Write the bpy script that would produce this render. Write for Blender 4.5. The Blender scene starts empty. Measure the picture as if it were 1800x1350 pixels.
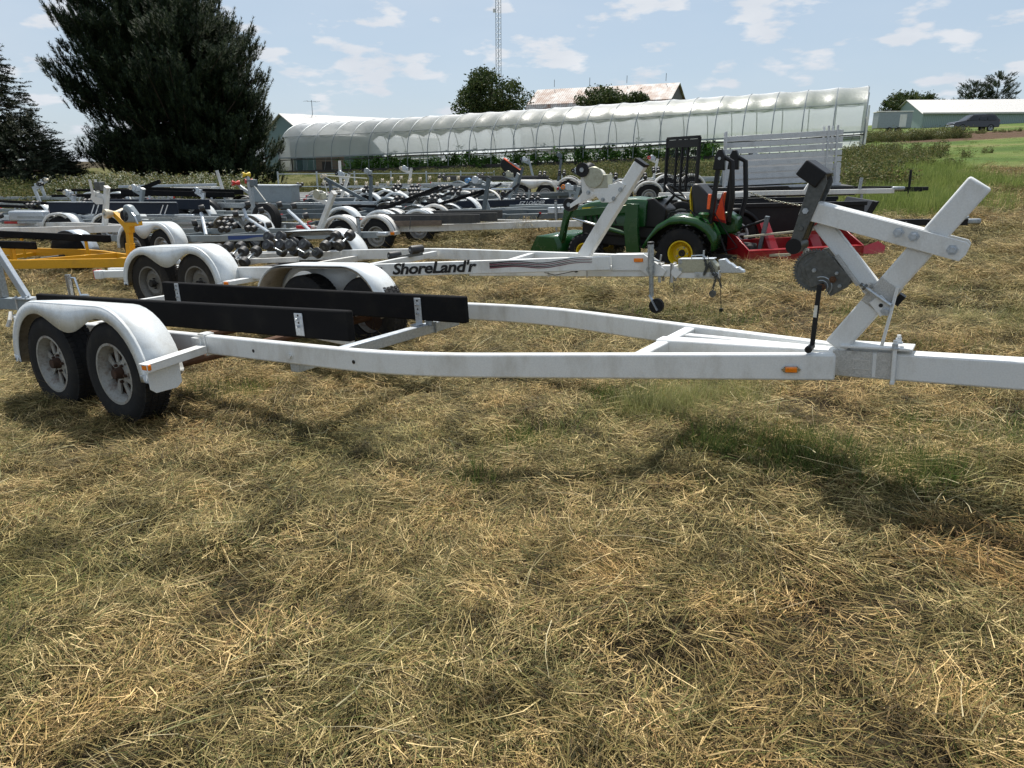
import bpy, math, random
import numpy as np
from mathutils import Vector, Matrix, Euler
random.seed(7); rng = np.random.default_rng(7)
SC = bpy.context.scene; COL = SC.collection
R = math.radians
# ------------------------------------------------------------------ camera
cd = bpy.data.cameras.new('camera'); cam = bpy.data.objects.new('camera', cd); COL.objects.link(cam)
cam.location = (0, 0, 1.679); cam.rotation_euler = (R(90) - .2946, 0, 0)
cd.sensor_fit = 'HORIZONTAL'; cd.sensor_width = 36; cd.lens = 36*1292.4/1800; cd.clip_end = 6000; cd.clip_start = .05
SC.camera = cam
SC.render.resolution_x = 1024; SC.render.resolution_y = 768
# ------------------------------------------------------------------ sky, sun, exposure
SUN_EL, SUN_AZ = R(60), R(-4)          # sun straight ahead of the camera, high
W = bpy.data.worlds.new("World"); SC.world = W; W.use_nodes = True
nt = W.node_tree; N = nt.nodes; L = nt.links; N.clear()
sky = N.new('ShaderNodeTexSky'); sky.sky_type = 'NISHITA'; sky.sun_disc = False
sky.sun_elevation = SUN_EL; sky.sun_rotation = SUN_AZ; sky.air_density = 1.0; sky.dust_density = .7; sky.ozone_density = 1.2; sky.altitude = 200
tc = N.new('ShaderNodeTexCoord'); mp = N.new('ShaderNodeMapping'); mp.inputs['Scale'].default_value = (1, 1, 3.0)
mp.inputs['Location'].default_value = (3.1, .7, .15)
no = N.new('ShaderNodeTexNoise'); no.inputs['Scale'].default_value = 14; no.inputs['Detail'].default_value = 9; no.inputs['Roughness'].default_value = .52
rp = N.new('ShaderNodeValToRGB'); rp.color_ramp.elements[0].position = .525; rp.color_ramp.elements[1].position = .61
no2 = N.new('ShaderNodeTexNoise'); no2.inputs['Scale'].default_value = 1.6; no2.inputs['Detail'].default_value = 5
rp2 = N.new('ShaderNodeValToRGB'); rp2.color_ramp.elements[0].position = .35; rp2.color_ramp.elements[1].position = .75
rp2.color_ramp.elements[0].color = (.0, .0, .0, 1); rp2.color_ramp.elements[1].color = (.38, .38, .38, 1)
mx = N.new('ShaderNodeMath'); mx.operation = 'MAXIMUM'
mix = N.new('ShaderNodeMixRGB'); bg = N.new('ShaderNodeBackground'); out = N.new('ShaderNodeOutputWorld')
cl = N.new('ShaderNodeMixRGB'); cl.inputs[1].default_value = (5.6, 6.3, 7.3, 1); cl.inputs[2].default_value = (9.6, 9.8, 10.1, 1)
no3 = N.new('ShaderNodeTexNoise'); no3.inputs['Scale'].default_value = 9; no3.inputs['Detail'].default_value = 5
L.new(tc.outputs['Generated'], mp.inputs['Vector'])
for q in (no, no2, no3): L.new(mp.outputs[0], q.inputs['Vector'])
L.new(no.outputs[0], rp.inputs[0]); L.new(no2.outputs[0], rp2.inputs[0]); L.new(no3.outputs[0], cl.inputs[0])
L.new(rp.outputs[0], mx.inputs[0]); L.new(rp2.outputs[0], mx.inputs[1])
veil = N.new('ShaderNodeMixRGB'); veil.inputs[0].default_value = .68; veil.inputs[2].default_value = (5.6, 6.9, 8.4, 1); L.new(sky.outputs[0], veil.inputs[1])
L.new(mx.outputs[0], mix.inputs[0]); L.new(veil.outputs[0], mix.inputs[1]); L.new(cl.outputs[0], mix.inputs[2])
L.new(mix.outputs[0], bg.inputs[0]); bg.inputs[1].default_value = .078
L.new(bg.outputs[0], out.inputs[0])
sl = bpy.data.lights.new('sun', 'SUN'); sl.energy = 5.0; sl.angle = R(.6); sl.color = (1, .955, .88)
so = bpy.data.objects.new('sun', sl); COL.objects.link(so)
sd = Vector((math.sin(SUN_AZ)*math.cos(SUN_EL), math.cos(SUN_AZ)*math.cos(SUN_EL), math.sin(SUN_EL)))
so.rotation_euler = sd.to_track_quat('Z', 'Y').to_euler(); so.location = (0, 20, 40)
vs = SC.view_settings; vs.view_transform = 'Standard'; vs.look = 'None'; vs.exposure = .30; vs.gamma = 1
# ------------------------------------------------------------------ materials
def nodes(name):
    m = bpy.data.materials.new(name); m.use_nodes = True
    return m, m.node_tree.nodes, m.node_tree.links, m.node_tree.nodes['Principled BSDF']
def mat(name, col, rough=.5, metal=0., dirt=None, dirt_amt=.5, dscale=3., bump=0., bscale=60., var=.08, coord='Object', spec=.5, streak=1.0):
    """painted / raw surface: base colour with fine variation, blotchy dirt of its own colour, slight relief"""
    m, n, l, p = nodes(name)
    p.inputs['Roughness'].default_value = rough; p.inputs['Metallic'].default_value = metal
    p.inputs['Specular IOR Level'].default_value = spec
    t = n.new('ShaderNodeTexCoord'); src = t.outputs[coord]
    a = n.new('ShaderNodeTexNoise'); a.inputs['Scale'].default_value = bscale; a.inputs['Detail'].default_value = 4; l.new(src, a.inputs[0])
    h = n.new('ShaderNodeHueSaturation'); h.inputs['Color'].default_value = (*col, 1)
    mr = n.new('ShaderNodeMapRange'); mr.inputs[1].default_value = .3; mr.inputs[2].default_value = .7; mr.inputs[3].default_value = 1-var*2; mr.inputs[4].default_value = 1+var
    l.new(a.outputs[0], mr.inputs[0]); l.new(mr.outputs[0], h.inputs['Value'])
    c = h.outputs[0]
    if dirt:
        mpn = n.new('ShaderNodeMapping'); mpn.inputs['Scale'].default_value = (1, 1, streak); l.new(src, mpn.inputs[0])
        d = n.new('ShaderNodeTexNoise'); d.inputs['Scale'].default_value = dscale; d.inputs['Detail'].default_value = 8; d.inputs['Roughness'].default_value = .68
        l.new(mpn.outputs[0], d.inputs[0])
        r = n.new('ShaderNodeValToRGB'); r.color_ramp.elements[0].position = .5; r.color_ramp.elements[1].position = .78
        r.color_ramp.elements[1].color = (dirt_amt,)*3+(1,)
        l.new(d.outputs[0], r.inputs[0]); mxn = n.new('ShaderNodeMixRGB'); mxn.inputs[2].default_value = (*dirt, 1)
        l.new(r.outputs[0], mxn.inputs[0]); l.new(c, mxn.inputs[1]); c = mxn.outputs[0]
        rr = n.new('ShaderNodeMapRange'); rr.inputs[3].default_value = rough; rr.inputs[4].default_value = min(1, rough+.35)
        l.new(r.outputs[0], rr.inputs[0]); l.new(rr.outputs[0], p.inputs['Roughness'])
    l.new(c, p.inputs['Base Color'])
    if bump:
        b = n.new('ShaderNodeBump'); b.inputs['Strength'].default_value = bump; b.inputs['Distance'].default_value = .01
        l.new(a.outputs[0], b.inputs['Height']); l.new(b.outputs[0], p.inputs['Normal'])
    return m
M = {}
M['white'] = mat('white_paint', (.72, .73, .72), .34, dirt=(.33, .29, .22), dirt_amt=.75, dscale=3.4, bscale=140, var=.04, bump=.05, streak=.45)
M['white2'] = mat('weathered_white_paint', (.70, .69, .66), .45, dirt=(.33, .27, .19), dirt_amt=.75, dscale=3.2, bscale=70, var=.05, bump=.08, streak=.4)
M['fiber'] = mat('white_fender_gelcoat', (.70, .73, .74), .27, dirt=(.38, .35, .28), dirt_amt=.6, dscale=5, bscale=120, var=.04, bump=.12)
M['under'] = mat('muddy_fender_underside', (.30, .26, .20), .9, dirt=(.12, .09, .06), dirt_amt=.9, dscale=9, bump=.3)
M['grime'] = mat('grimy_white_paint', (.50, .49, .46), .55, dirt=(.22, .20, .17), dirt_amt=.8, dscale=12, bscale=160, var=.14, bump=.12)
M['galv'] = mat('galvanised_steel', (.40, .43, .45), .42, .75, dirt=(.27, .29, .30), dirt_amt=.8, dscale=9, bscale=45, var=.16, bump=.04)
M['galvw'] = mat('bright_zinc_steel', (.52, .56, .60), .38, .55, dirt=(.35, .38, .41), dirt_amt=.7, dscale=14, bscale=80, var=.10)
M['steel'] = mat('dull_winch_steel', (.12, .125, .12), .5, .6, dirt=(.09, .075, .06), dirt_amt=.7, dscale=10, bscale=60, var=.15, bump=.05)
M['alu'] = mat('mill_aluminium', (.60, .61, .62), .5, .35, dirt=(.34, .34, .34), dirt_amt=.6, dscale=4, bscale=50, var=.07)
M['zincy'] = mat('yellow_zinc_plate', (.42, .42, .33), .42, .45, dirt=(.25, .23, .15), dirt_amt=.7, dscale=11, var=.08)
M['grey'] = mat('slate_grey_paint', (.10, .125, .14), .42, .1, dirt=(.22, .22, .20), dirt_amt=.45, dscale=4, var=.06)
M['lgrey'] = mat('light_grey_paint', (.27, .31, .33), .42, .2, dirt=(.17, .18, .18), dirt_amt=.6, dscale=5, var=.06)
M['navy'] = mat('navy_carpet', (.012, .019, .034), .85, dirt=(.05, .05, .05), dirt_amt=.4, dscale=6, bump=.2, bscale=300)
M['blackp'] = mat('black_paint', (.008, .008, .009), .45, dirt=(.05, .045, .04), dirt_amt=.3, dscale=5, var=.1, spec=.3)
M['carpet'] = mat('black_bunk_carpet', (.009, .009, .010), .95, dirt=(.03, .028, .024), dirt_amt=.5, dscale=5, bump=.35, bscale=420, spec=.15)
M['rubber'] = mat('tyre_rubber', (.013, .013, .014), .8, dirt=(.07, .062, .048), dirt_amt=.55, dscale=7, bump=.2, bscale=150, spec=.3)
M['mudrub'] = mat('muddy_tyre_rubber', (.030, .027, .024), .85, dirt=(.12, .10, .07), dirt_amt=.8, dscale=5, bump=.25, bscale=90, spec=.2)
M['roller'] = mat('black_roller_rubber', (.028, .028, .030), .55, dirt=(.09, .085, .07), dirt_amt=.5, dscale=25, var=.1)
M['wroller'] = mat('cream_roller_plastic', (.66, .58, .44), .45, dirt=(.40, .28, .14), dirt_amt=.6, dscale=14)
M['yroller'] = mat('yellow_roller', (.75, .52, .03), .45); M['oroller'] = mat('orange_roller', (.72, .20, .02), .4, dirt=(.5,.35,.15), dirt_amt=.5, dscale=14)
M['rroller'] = mat('red_roller', (.55, .03, .015), .45); M['broller'] = mat('blue_roller', (.10, .26, .50), .45)
M['rim'] = mat('rusting_white_rim', (.32, .315, .29), .45, dirt=(.11, .045, .02), dirt_amt=1.0, dscale=20, bump=.1, bscale=60)
M['rimg'] = mat('silver_rim', (.45, .46, .47), .35, .6, dirt=(.2, .17, .13), dirt_amt=.6, dscale=9)
M['rimm'] = mat('muddy_grey_rim', (.20, .19, .17), .6, .3, dirt=(.11, .085, .055), dirt_amt=.9, dscale=8)
M['rust'] = mat('rusty_iron', (.10, .045, .02), .85, dirt=(.04, .02, .01), dirt_amt=.8, dscale=8, bump=.2)
M['dark'] = mat('dark_grease_metal', (.02, .018, .016), .7, dirt=(.08, .06, .04), dirt_amt=.5, dscale=14, bump=.1)
M['chrome'] = mat('plated_steel', (.62, .64, .66), .2, .95, var=.04)
M['amber'] = mat('amber_lens', (.85, .22, .01), .18, var=.1, bscale=200); M['redl'] = mat('red_lens', (.45, .008, .012), .2, var=.1, bscale=200)
M['orange'] = mat('orange_reflector', (.9, .12, .015), .35); M['smv'] = mat('orange_red_triangle', (1.0, .09, .02), .5); M['smvr'] = mat('dark_red_border', (.30, .01, .01), .5)
M['yellow'] = mat('yellow_trailer_paint', (.72, .36, .012), .34, dirt=(.38, .20, .03), dirt_amt=.5, dscale=4, var=.05)
M['green'] = mat('green_tractor_paint', (.008, .062, .012), .24, dirt=(.07, .09, .04), dirt_amt=.35, dscale=5, var=.05)
M['gyellow'] = mat('yellow_tractor_paint', (.74, .52, .01), .3, dirt=(.35, .25, .05), dirt_amt=.5, dscale=12)
M['red'] = mat('red_implement_paint', (.26, .006, .012), .3, dirt=(.20, .12, .08), dirt_amt=.35, dscale=6, var=.05)
M['seat'] = mat('black_vinyl', (.018, .018, .018), .45, bump=.1, bscale=200)
M['black'] = mat('black_decal', (.006, .006, .007), .4, var=.02); M['maroon'] = mat('maroon_decal', (.14, .03, .05), .4, var=.02); M['blue'] = mat('blue_decal', (.015, .06, .22), .35, var=.02)
M['lettering'] = mat('white_lettering', (.7, .7, .7), .5, var=.02); M['sticker'] = mat('pale_sticker', (.72, .70, .62), .5, dirt=(.5,.35,.2), dirt_amt=.7, dscale=30)
M['plank'] = mat('weathered_dark_plank', (.055, .055, .055), .85, dirt=(.13, .12, .10), dirt_amt=.6, dscale=6, bump=.3, bscale=30, streak=.3)
M['wood'] = mat('weathered_wood', (.17, .13, .10), .85, dirt=(.08, .06, .05), dirt_amt=.7, dscale=5, bump=.3, bscale=30)
M['carbody'] = mat('dark_grey_car_paint', (.06, .06, .065), .2, .5, var=.02); M['glass'] = mat('tinted_glass', (.015, .02, .025), .05, var=.01)
M['bark'] = mat('bark', (.07, .05, .035), .9, dirt=(.03, .02, .015), dirt_amt=.8, dscale=5, bump=.5, bscale=14)
M['ribb'] = mat('greenhouse_tube', (.22, .25, .27), .5, .3, var=.08)
M['bag'] = mat('white_bag', (.75, .75, .72), .6, var=.05)
# ------------------------------------------------------------------ mesh builder
class MB:
    def __init__(s): s.v = []; s.f = []
    def add(s, vs, fs):
        o = len(s.v); s.v += [tuple(map(float, v)) for v in vs]; s.f += [tuple(i+o for i in f) for f in fs]; return s
    def box(s, c, d, rot=None):
        vs = [Vector((x*d[0]/2, y*d[1]/2, z*d[2]/2)) for x in (-1, 1) for y in (-1, 1) for z in (-1, 1)]
        if rot is not None: vs = [rot @ v for v in vs]
        c = Vector(c); return s.add([v+c for v in vs], [(0,1,3,2),(4,6,7,5),(0,4,5,1),(2,3,7,6),(0,2,6,4),(1,5,7,3)])
    def bar(s, p0, p1, w, h, up=(0,0,1), w1=None, h1=None):
        p0 = Vector(p0); p1 = Vector(p1); d = (p1-p0).normalized(); sd = d.cross(Vector(up)).normalized(); u = sd.cross(d)
        w1 = w if w1 is None else w1; h1 = h if h1 is None else h1; vs = []
        for p, a, b in ((p0, w, h), (p1, w1, h1)):
            for x, y in ((-1,-1),(1,-1),(1,1),(-1,1)): vs.append(p+sd*x*a/2+u*y*b/2)
        return s.add(vs, [(0,1,2,3),(7,6,5,4),(0,4,5,1),(1,5,6,2),(2,6,7,3),(3,7,4,0)])
    def path(s, pts, w, h):
        pts = [Vector(p) for p in pts]; n = len(pts); vs = []; fs = []
        for i, p in enumerate(pts):
            t0 = (p-pts[i-1]).normalized() if i else (pts[1]-p).normalized(); t1 = (pts[i+1]-p).normalized() if i < n-1 else t0
            t = (t0+t1).normalized(); sd = Vector((t.y, -t.x, 0)).normalized(); k = 1/max(.5, t.dot(t0))
            for x, y in ((-1,-1),(1,-1),(1,1),(-1,1)): vs.append(p+sd*x*w/2*k+Vector((0,0,y*h/2)))
        for i in range(n-1):
            for j in range(4): k = (j+1) % 4; fs.append((i*4+j, i*4+k, i*4+4+k, i*4+4+j))
        fs += [(3,2,1,0), tuple(n*4-4+j for j in range(4))]
        return s.add(vs, fs)
    def tube(s, pts, r, seg=8, cap=True):
        pts = [Vector(p) for p in pts]; n = len(pts); rr = r if hasattr(r, '__len__') else [r]*n; vs = []; fs = []; u = None
        for i, p in enumerate(pts):
            t = ((pts[min(i+1, n-1)]-pts[max(i-1, 0)])).normalized()
            if u is None: u = t.cross(Vector((0,0,1)));  u = u if u.length > .1 else t.cross(Vector((1,0,0)))
            u = (u-t*u.dot(t)).normalized(); w = t.cross(u)
            for j in range(seg): a = 2*math.pi*j/seg; vs.append(p+(u*math.cos(a)+w*math.sin(a))*rr[i])
        for i in range(n-1):
            for j in range(seg): k = (j+1) % seg; fs.append((i*seg+j, i*seg+k, i*seg+seg+k, i*seg+seg+j))
        if cap: fs += [tuple(range(seg-1, -1, -1)), tuple((n-1)*seg+j for j in range(seg))]
        return s.add(vs, fs)
    def lathe(s, c, ax, prof, seg=24, cap=True):
        """prof: list of (distance along axis, radius)"""
        c = Vector(c); ax = Vector(ax).normalized(); u = ax.cross(Vector((0,0,1))); u = (u if u.length > .1 else ax.cross(Vector((1,0,0)))).normalized(); w = ax.cross(u)
        vs = []; fs = []; n = len(prof)
        for d, r in prof:
            for j in range(seg): a = 2*math.pi*j/seg; vs.append(c+ax*d+(u*math.cos(a)+w*math.sin(a))*r)
        for i in range(n-1):
            for j in range(seg): k = (j+1) % seg; fs.append((i*seg+j, i*seg+k, i*seg+seg+k, i*seg+seg+j))
        if cap: fs += [tuple(range(seg-1, -1, -1)), tuple((n-1)*seg+j for j in range(seg))]
        return s.add(vs, fs)
    def plate(s, poly, c, ux, uy, th):
        """polygon in plane (ux,uy) at c, extruded th along the normal"""
        c = Vector(c); ux = Vector(ux).normalized(); uy = Vector(uy); uy = (uy-ux*uy.dot(ux)).normalized(); nn = ux.cross(uy); n = len(poly)
        vs = [c+ux*x+uy*y-nn*th/2 for x, y in poly]+[c+ux*x+uy*y+nn*th/2 for x, y in poly]
        return s.add(vs, [tuple(range(n-1, -1, -1)), tuple(range(n, 2*n))]+[(i, (i+1) % n, n+(i+1) % n, n+i) for i in range(n)])
    def band(s, A, B):
        """quad strip between polylines A and B"""
        n = len(A); return s.add(list(A)+list(B), [(i, i+1, n+i+1, n+i) for i in range(n-1)])
    def mesh(s, name, ang=32):
        me = bpy.data.meshes.new(name); me.from_pydata(s.v, [], s.f); me.update()
        me.polygons.foreach_set('use_smooth', [True]*len(me.polygons)); me.set_sharp_from_angle(angle=R(ang)); return me
    def build(s, name, m, parent=None, bevel=0, solid=0, label=None, ang=32):
        return link(name, s.mesh(name, ang), m, parent, bevel, solid, label)
def link(name, me, m, parent=None, bevel=0, solid=0, label=None):
    o = bpy.data.objects.new(name, me); COL.objects.link(o)
    if m is not None and not me.materials: me.materials.append(m if not isinstance(m, str) else M[m])
    if parent is not None: o.parent = parent
    if solid: md = o.modifiers.new('s', 'SOLIDIFY'); md.thickness = solid; md.offset = 0
    if bevel: md = o.modifiers.new('b', 'BEVEL'); md.width = bevel; md.segments = 2; md.limit_method = 'ANGLE'; md.angle_limit = R(40)
    if label: o['label'] = label
    return o
def tag(o, label, cat, group=None, kind=None):
    if label: o['label'] = label
    if cat: o['category'] = cat
    if group: o['group'] = group
    if kind: o['kind'] = kind
    return o
def empty(name, loc, rot=(0,0,0), label=None, cat=None, group=None):
    o = bpy.data.objects.new(name, None); COL.objects.link(o); o.location = loc; o.rotation_euler = rot; o.empty_display_size = .2
    return tag(o, label, cat, group)
def copy_tree(o, parent=None):
    c = o.copy(); COL.objects.link(c); c.parent = parent
    for ch in list(o.children): copy_tree(ch, c)
    return c
def sstep(t): t = np.clip(t, 0, 1); return t*t*(3-2*t)
def g(x, y):
    """smooth lie of the land (metres above the near wheels)"""
    x = np.asarray(x, float); y = np.asarray(y, float); u = x+2.9
    f = .052*(u+.5*(np.sqrt((u+3)**2+9)-(u+3)))-.052*.5*(np.sqrt(18)-3)
    h = f-.005*(np.minimum(y, 12)-5.1)+.95*sstep((y-9)/42.)
    return h+.035*np.maximum(0, np.minimum(y, 160)-50)*sstep(x/30.)
def G(x, y): return float(g(x, y))
def P(x, y, dz=0): return (x, y, G(x, y)+dz)
_T = rng.random((64, 64))
def vnoise(x, y):
    xi = np.floor(x).astype(int); yi = np.floor(y).astype(int); fx = x-xi; fy = y-yi; fx = fx*fx*(3-2*fx); fy = fy*fy*(3-2*fy)
    t = lambda a, b: _T[a % 64, b % 64]
    return (t(xi, yi)*(1-fx)+t(xi+1, yi)*fx)*(1-fy)+(t(xi, yi+1)*(1-fx)+t(xi+1, yi+1)*fx)*fy
HOLES = ((1.70, 3.88, .10, .06), (.95, 1.73, .10, .05), (.50, 1.88, .07, .035), (-.6, 2.3, .07, .03), (-2.3, 4.3, .09, .03), (.1, 2.9, .06, .03), (-1.1, 3.1, .07, .03), (2.0, 2.9, .08, .04), (3.9, 6.9, .25, .05), (-1.4, 5.9, .2, .04))
def relief(x, y):
    """mounds of cut hay"""
    x = np.asarray(x, float); y = np.asarray(y, float)
    r = .055*(vnoise(x*1.3+5, y*1.6)-.5)+.045*(vnoise(x*3.1, y*3.7+9)-.5)+.03*(vnoise(x*7.3, y*8.1)-.5)
    r = r*np.clip(1-(y-14)/30, .25, 1)
    for cx, cy, s_, d_ in HOLES: r = r-d_*np.exp(-((x-cx)**2+((y-cy)*1.4)**2)/(2*s_*s_))
    return r
# ------------------------------------------------------------------ ground
def axis(a, b, step, lo, hi, k=1.09):
    c = list(np.arange(a, b, step)); s = step
    while c[-1] < hi: s *= k; c.append(c[-1]+s)
    s = step; pre = []
    while (pre[-1] if pre else a) > lo: s *= k; pre.append((pre[-1] if pre else a)-s)
    return np.array(pre[::-1]+c)
gx = axis(-8, 9, .095, -600, 700); gy = axis(-3, 15, .095, -60, 1200)
XX, YY = np.meshgrid(gx, gy, indexing='ij'); ZZ = g(XX, YY)+relief(XX, YY)
nx, ny = XX.shape
v = np.stack([XX, YY, ZZ], -1).reshape(-1, 3)
i = np.arange(nx-1)[:, None]*ny+np.arange(ny-1)[None, :]
f = np.stack([i, i+ny, i+ny+1, i+1], -1).reshape(-1, 4)
def fastmesh(name, v, f):
    me = bpy.data.meshes.new(name); k = f.shape[1]
    me.vertices.add(len(v)); me.vertices.foreach_set('co', np.ascontiguousarray(v, dtype=np.float32).ravel())
    me.loops.add(f.size); me.loops.foreach_set('vertex_index', np.ascontiguousarray(f, dtype=np.int32).ravel())
    me.polygons.add(len(f)); me.polygons.foreach_set('loop_start', np.arange(0, f.size, k, dtype=np.int32))
    me.polygons.foreach_set('loop_total', np.full(len(f), k, dtype=np.int32)); me.update(calc_edges=True); return me
gm, n, l, p = nodes('mown_field')
geo = n.new('ShaderNodeNewGeometry')
def noi(n, l, src, sc, det=4, rough=.55):
    q = n.new('ShaderNodeTexNoise'); q.inputs['Scale'].default_value = sc; q.inputs['Detail'].default_value = det; q.inputs['Roughness'].default_value = rough
    l.new(src, q.inputs[0]); return q.outputs[0]
def ramp(n, l, src, stops):
    r = n.new('ShaderNodeValToRGB'); e = r.color_ramp.elements
    while len(e) < len(stops): e.new(.5)
    for k, (pp, c) in enumerate(stops): e[k].position = pp; e[k].color = (*c, 1)
    l.new(src, r.inputs[0]); return r.outputs[0]
def mixc(n, l, fac, a, b, mode='MIX'):
    m = n.new('ShaderNodeMixRGB'); m.blend_type = mode
    for s, q in ((m.inputs[0], fac), (m.inputs[1], a), (m.inputs[2], b)):
        if isinstance(q, (int, float)): s.default_value = q
        elif isinstance(q, tuple): s.default_value = (*q, 1)
        else: l.new(q, s)
    return m.outputs[0]
def boxmask(n, l, pos, x0, x1, y0, y1, soft):
    """soft-edged place mask in world metres, ragged by noise"""
    nz = noi(n, l, pos, .35, 3); sep = n.new('ShaderNodeSeparateXYZ'); l.new(pos, sep.inputs[0]); outs = []
    for o, a, b in ((sep.outputs[0], x0, x1), (sep.outputs[1], y0, y1)):
        ad = n.new('ShaderNodeMath'); ad.operation = 'MULTIPLY_ADD'; ad.inputs[1].default_value = soft*3; l.new(nz, ad.inputs[0]); l.new(o, ad.inputs[2])
        for lo, hi in ((a+soft*1.5, a+soft*2.5), (b+soft*2.5, b+soft*1.5)):
            mr = n.new('ShaderNodeMapRange'); mr.inputs[1].default_value = min(lo, hi); mr.inputs[2].default_value = max(lo, hi)
            if lo > hi: mr.inputs[3].default_value = 1; mr.inputs[4].default_value = 0
            l.new(ad.outputs[0], mr.inputs[0]); outs.append(mr.outputs[0])
    c = outs[0]
    for o in outs[1:]:
        mm = n.new('ShaderNodeMath'); mm.operation = 'MULTIPLY'; l.new(c, mm.inputs[0]); l.new(o, mm.inputs[1]); c = mm.outputs[0]
    return c
def field_colour(n, l, pos):
    a = noi(n, l, pos, .55, 5, .6)
    c = ramp(n, l, a, [(.32, (.030, .028, .014)), (.45, (.052, .042, .022)), (.56, (.075, .058, .032)), (.68, (.045, .032, .019))])  # soil darkened so the gaps between straws read as deep shade
    green = boxmask(n, l, pos, 7, 200, 15, 400, 5)
    b = noi(n, l, pos, .16, 4)
    c2 = ramp(n, l, b, [(.35, (.07, .12, .028)), (.5, (.125, .175, .045)), (.62, (.20, .20, .08)), (.75, (.12, .145, .045))])
    return mixc(n, l, green, c, c2)
c = field_colour(n, l, geo.outputs['Position'])
till = boxmask(n, l, geo.outputs['Position'], 30, 75, 58, 76, 2.5)
c = mixc(n, l, till, c, (.11, .07, .045))
far = boxmask(n, l, geo.outputs['Position'], -60, 10, 14, 200, 3)
c = mixc(n, l, far, c, mixc(n, l, noi(n, l, geo.outputs['Position'], .8, 4), (.07, .085, .025), (.17, .15, .06)))
fine = noi(n, l, geo.outputs['Position'], 26, 6, .75)
c = mixc(n, l, .75, c, ramp(n, l, fine, [(.3, (.25, .23, .2)), (.55, (.95, .95, .95)), (.75, (1.6, 1.55, 1.35))]), 'MULTIPLY')
l.new(c, p.inputs['Base Color']); p.inputs['Roughness'].default_value = .95; p.inputs['Specular IOR Level'].default_value = .1
b = n.new('ShaderNodeBump'); b.inputs['Strength'].default_value = .9; b.inputs['Distance'].default_value = .05; l.new(fine, b.inputs['Height']); l.new(b.outputs[0], p.inputs['Normal'])
me = fastmesh('ground', v, f); me.polygons.foreach_set('use_smooth', [True]*len(me.polygons))
gnd = link('ground', me, gm); gnd['kind'] = 'structure'
# ------------------------------------------------------------------ blades, leaves
def blade_mat(name, stops, patch=.35, trans=.25, rough=.7, green_right=False, big=.55):
    m, n, l, p = nodes(name); geo = n.new('ShaderNodeNewGeometry')
    c = ramp(n, l, geo.outputs['Random Per Island'], stops)
    q = noi(n, l, geo.outputs['Position'], big, 5, .6)
    tone = ramp(n, l, q, [(.3, (.56, .58, .40)), (.40, (.80, .80, .64)), (.48, (1.0, .95, .86)), (.57, (1.08, .96, .84)), (.64, (.84, .68, .52)), (.74, (.66, .50, .38))])
    c = mixc(n, l, patch, c, tone, 'MULTIPLY')
    if patch > .9: c = mixc(n, l, 1.0, c, ramp(n, l, noi(n, l, geo.outputs['Position'], 4.3, 4, .6), [(.30, (.34, .30, .24)), (.42, (.72, .74, .58)), (.52, (1.20, 1.20, 1.12)), (.68, (1.60, 1.53, 1.38))]), 'MULTIPLY')
    if patch > .9:
        dn = n.new('ShaderNodeVectorMath'); dn.operation = 'DISTANCE'; dn.inputs[1].default_value = (1.85, 2.42, .25); l.new(geo.outputs['Position'], dn.inputs[0])
        an = n.new('ShaderNodeMath'); an.operation = 'ADD'; l.new(dn.outputs['Value'], an.inputs[0]); l.new(noi(n, l, geo.outputs['Position'], 2.6, 4), an.inputs[1])
        c = mixc(n, l, ramp(n, l, an.outputs[0], [(.82, (.9, .9, .9)), (1., (0, 0, 0))]), c, mixc(n, l, 1.0, c, (.80, .66, .54), 'MULTIPLY'))
    l.new(c, p.inputs['Base Color']); p.inputs['Roughness'].default_value = rough; p.inputs['Specular IOR Level'].default_value = .25
    if trans:
        tr = n.new('ShaderNodeBsdfTranslucent'); l.new(c, tr.inputs[0]); ms = n.new('ShaderNodeMixShader'); ms.inputs[0].default_value = trans
        l.new(p.outputs[0], ms.inputs[1]); l.new(tr.outputs[0], ms.inputs[2]); l.new(ms.outputs[0], n['Material Output'].inputs[0])
    return m
STRAW = [(0, (.030, .022, .012)), (.16, (.10, .07, .032)), (.30, (.34, .265, .13)), (.42, (.20, .17, .07)), (.52, (.045, .046, .018)), (.64, (.13, .15, .048)), (.74, (.30, .23, .11)), (.88, (.56, .47, .28)), (.95, (.42, .34, .18)), (1, (.14, .075, .035))]
M['hay'] = blade_mat('cut_hay', STRAW, .95, .08)
M['longs'] = blade_mat('long_straws', [(0, (.24, .19, .10)), (.4, (.42, .35, .20)), (.75, (.22, .23, .10)), (1, (.56, .49, .32))], .5, .1)
M['pale'] = blade_mat('pale_grass', [(0, (.20, .24, .08)), (.5, (.34, .34, .14)), (1, (.48, .43, .22))], .2, .3)
M['stub'] = blade_mat('stubble', [(0, (.11, .075, .035)), (.4, (.20, .15, .075)), (.7, (.14, .13, .05)), (1, (.27, .22, .12))], .6, .1)
M['grass'] = blade_mat('green_grass', [(0, (.06, .11, .025)), (.4, (.11, .17, .04)), (.75, (.17, .20, .06)), (1, (.30, .28, .12))], .5, .35)
M['lush'] = blade_mat('lush_grass', [(0, (.12, .175, .04)), (.5, (.19, .25, .065)), (1, (.30, .34, .12))], .3, .4)
M['weed'] = blade_mat('weed_leaves', [(0, (.04, .065, .02)), (.35, (.075, .10, .03)), (.65, (.12, .135, .045)), (.85, (.21, .195, .085)), (1, (.13, .10, .05))], .5, .3)
M['flower'] = blade_mat('white_umbels', [(0, (.66, .68, .54)), (1, (.75, .76, .66))], 0, .2)
M['crop'] = blade_mat('crop_leaves', [(0, (.02, .065, .012)), (.5, (.045, .12, .02)), (1, (.09, .18, .035))], .25, .3)
M['pine'] = blade_mat('pine_needles', [(0, (.010, .023, .013)), (.55, (.024, .044, .020)), (1, (.070, .095, .030))], .3, .12, big=.25)
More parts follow.
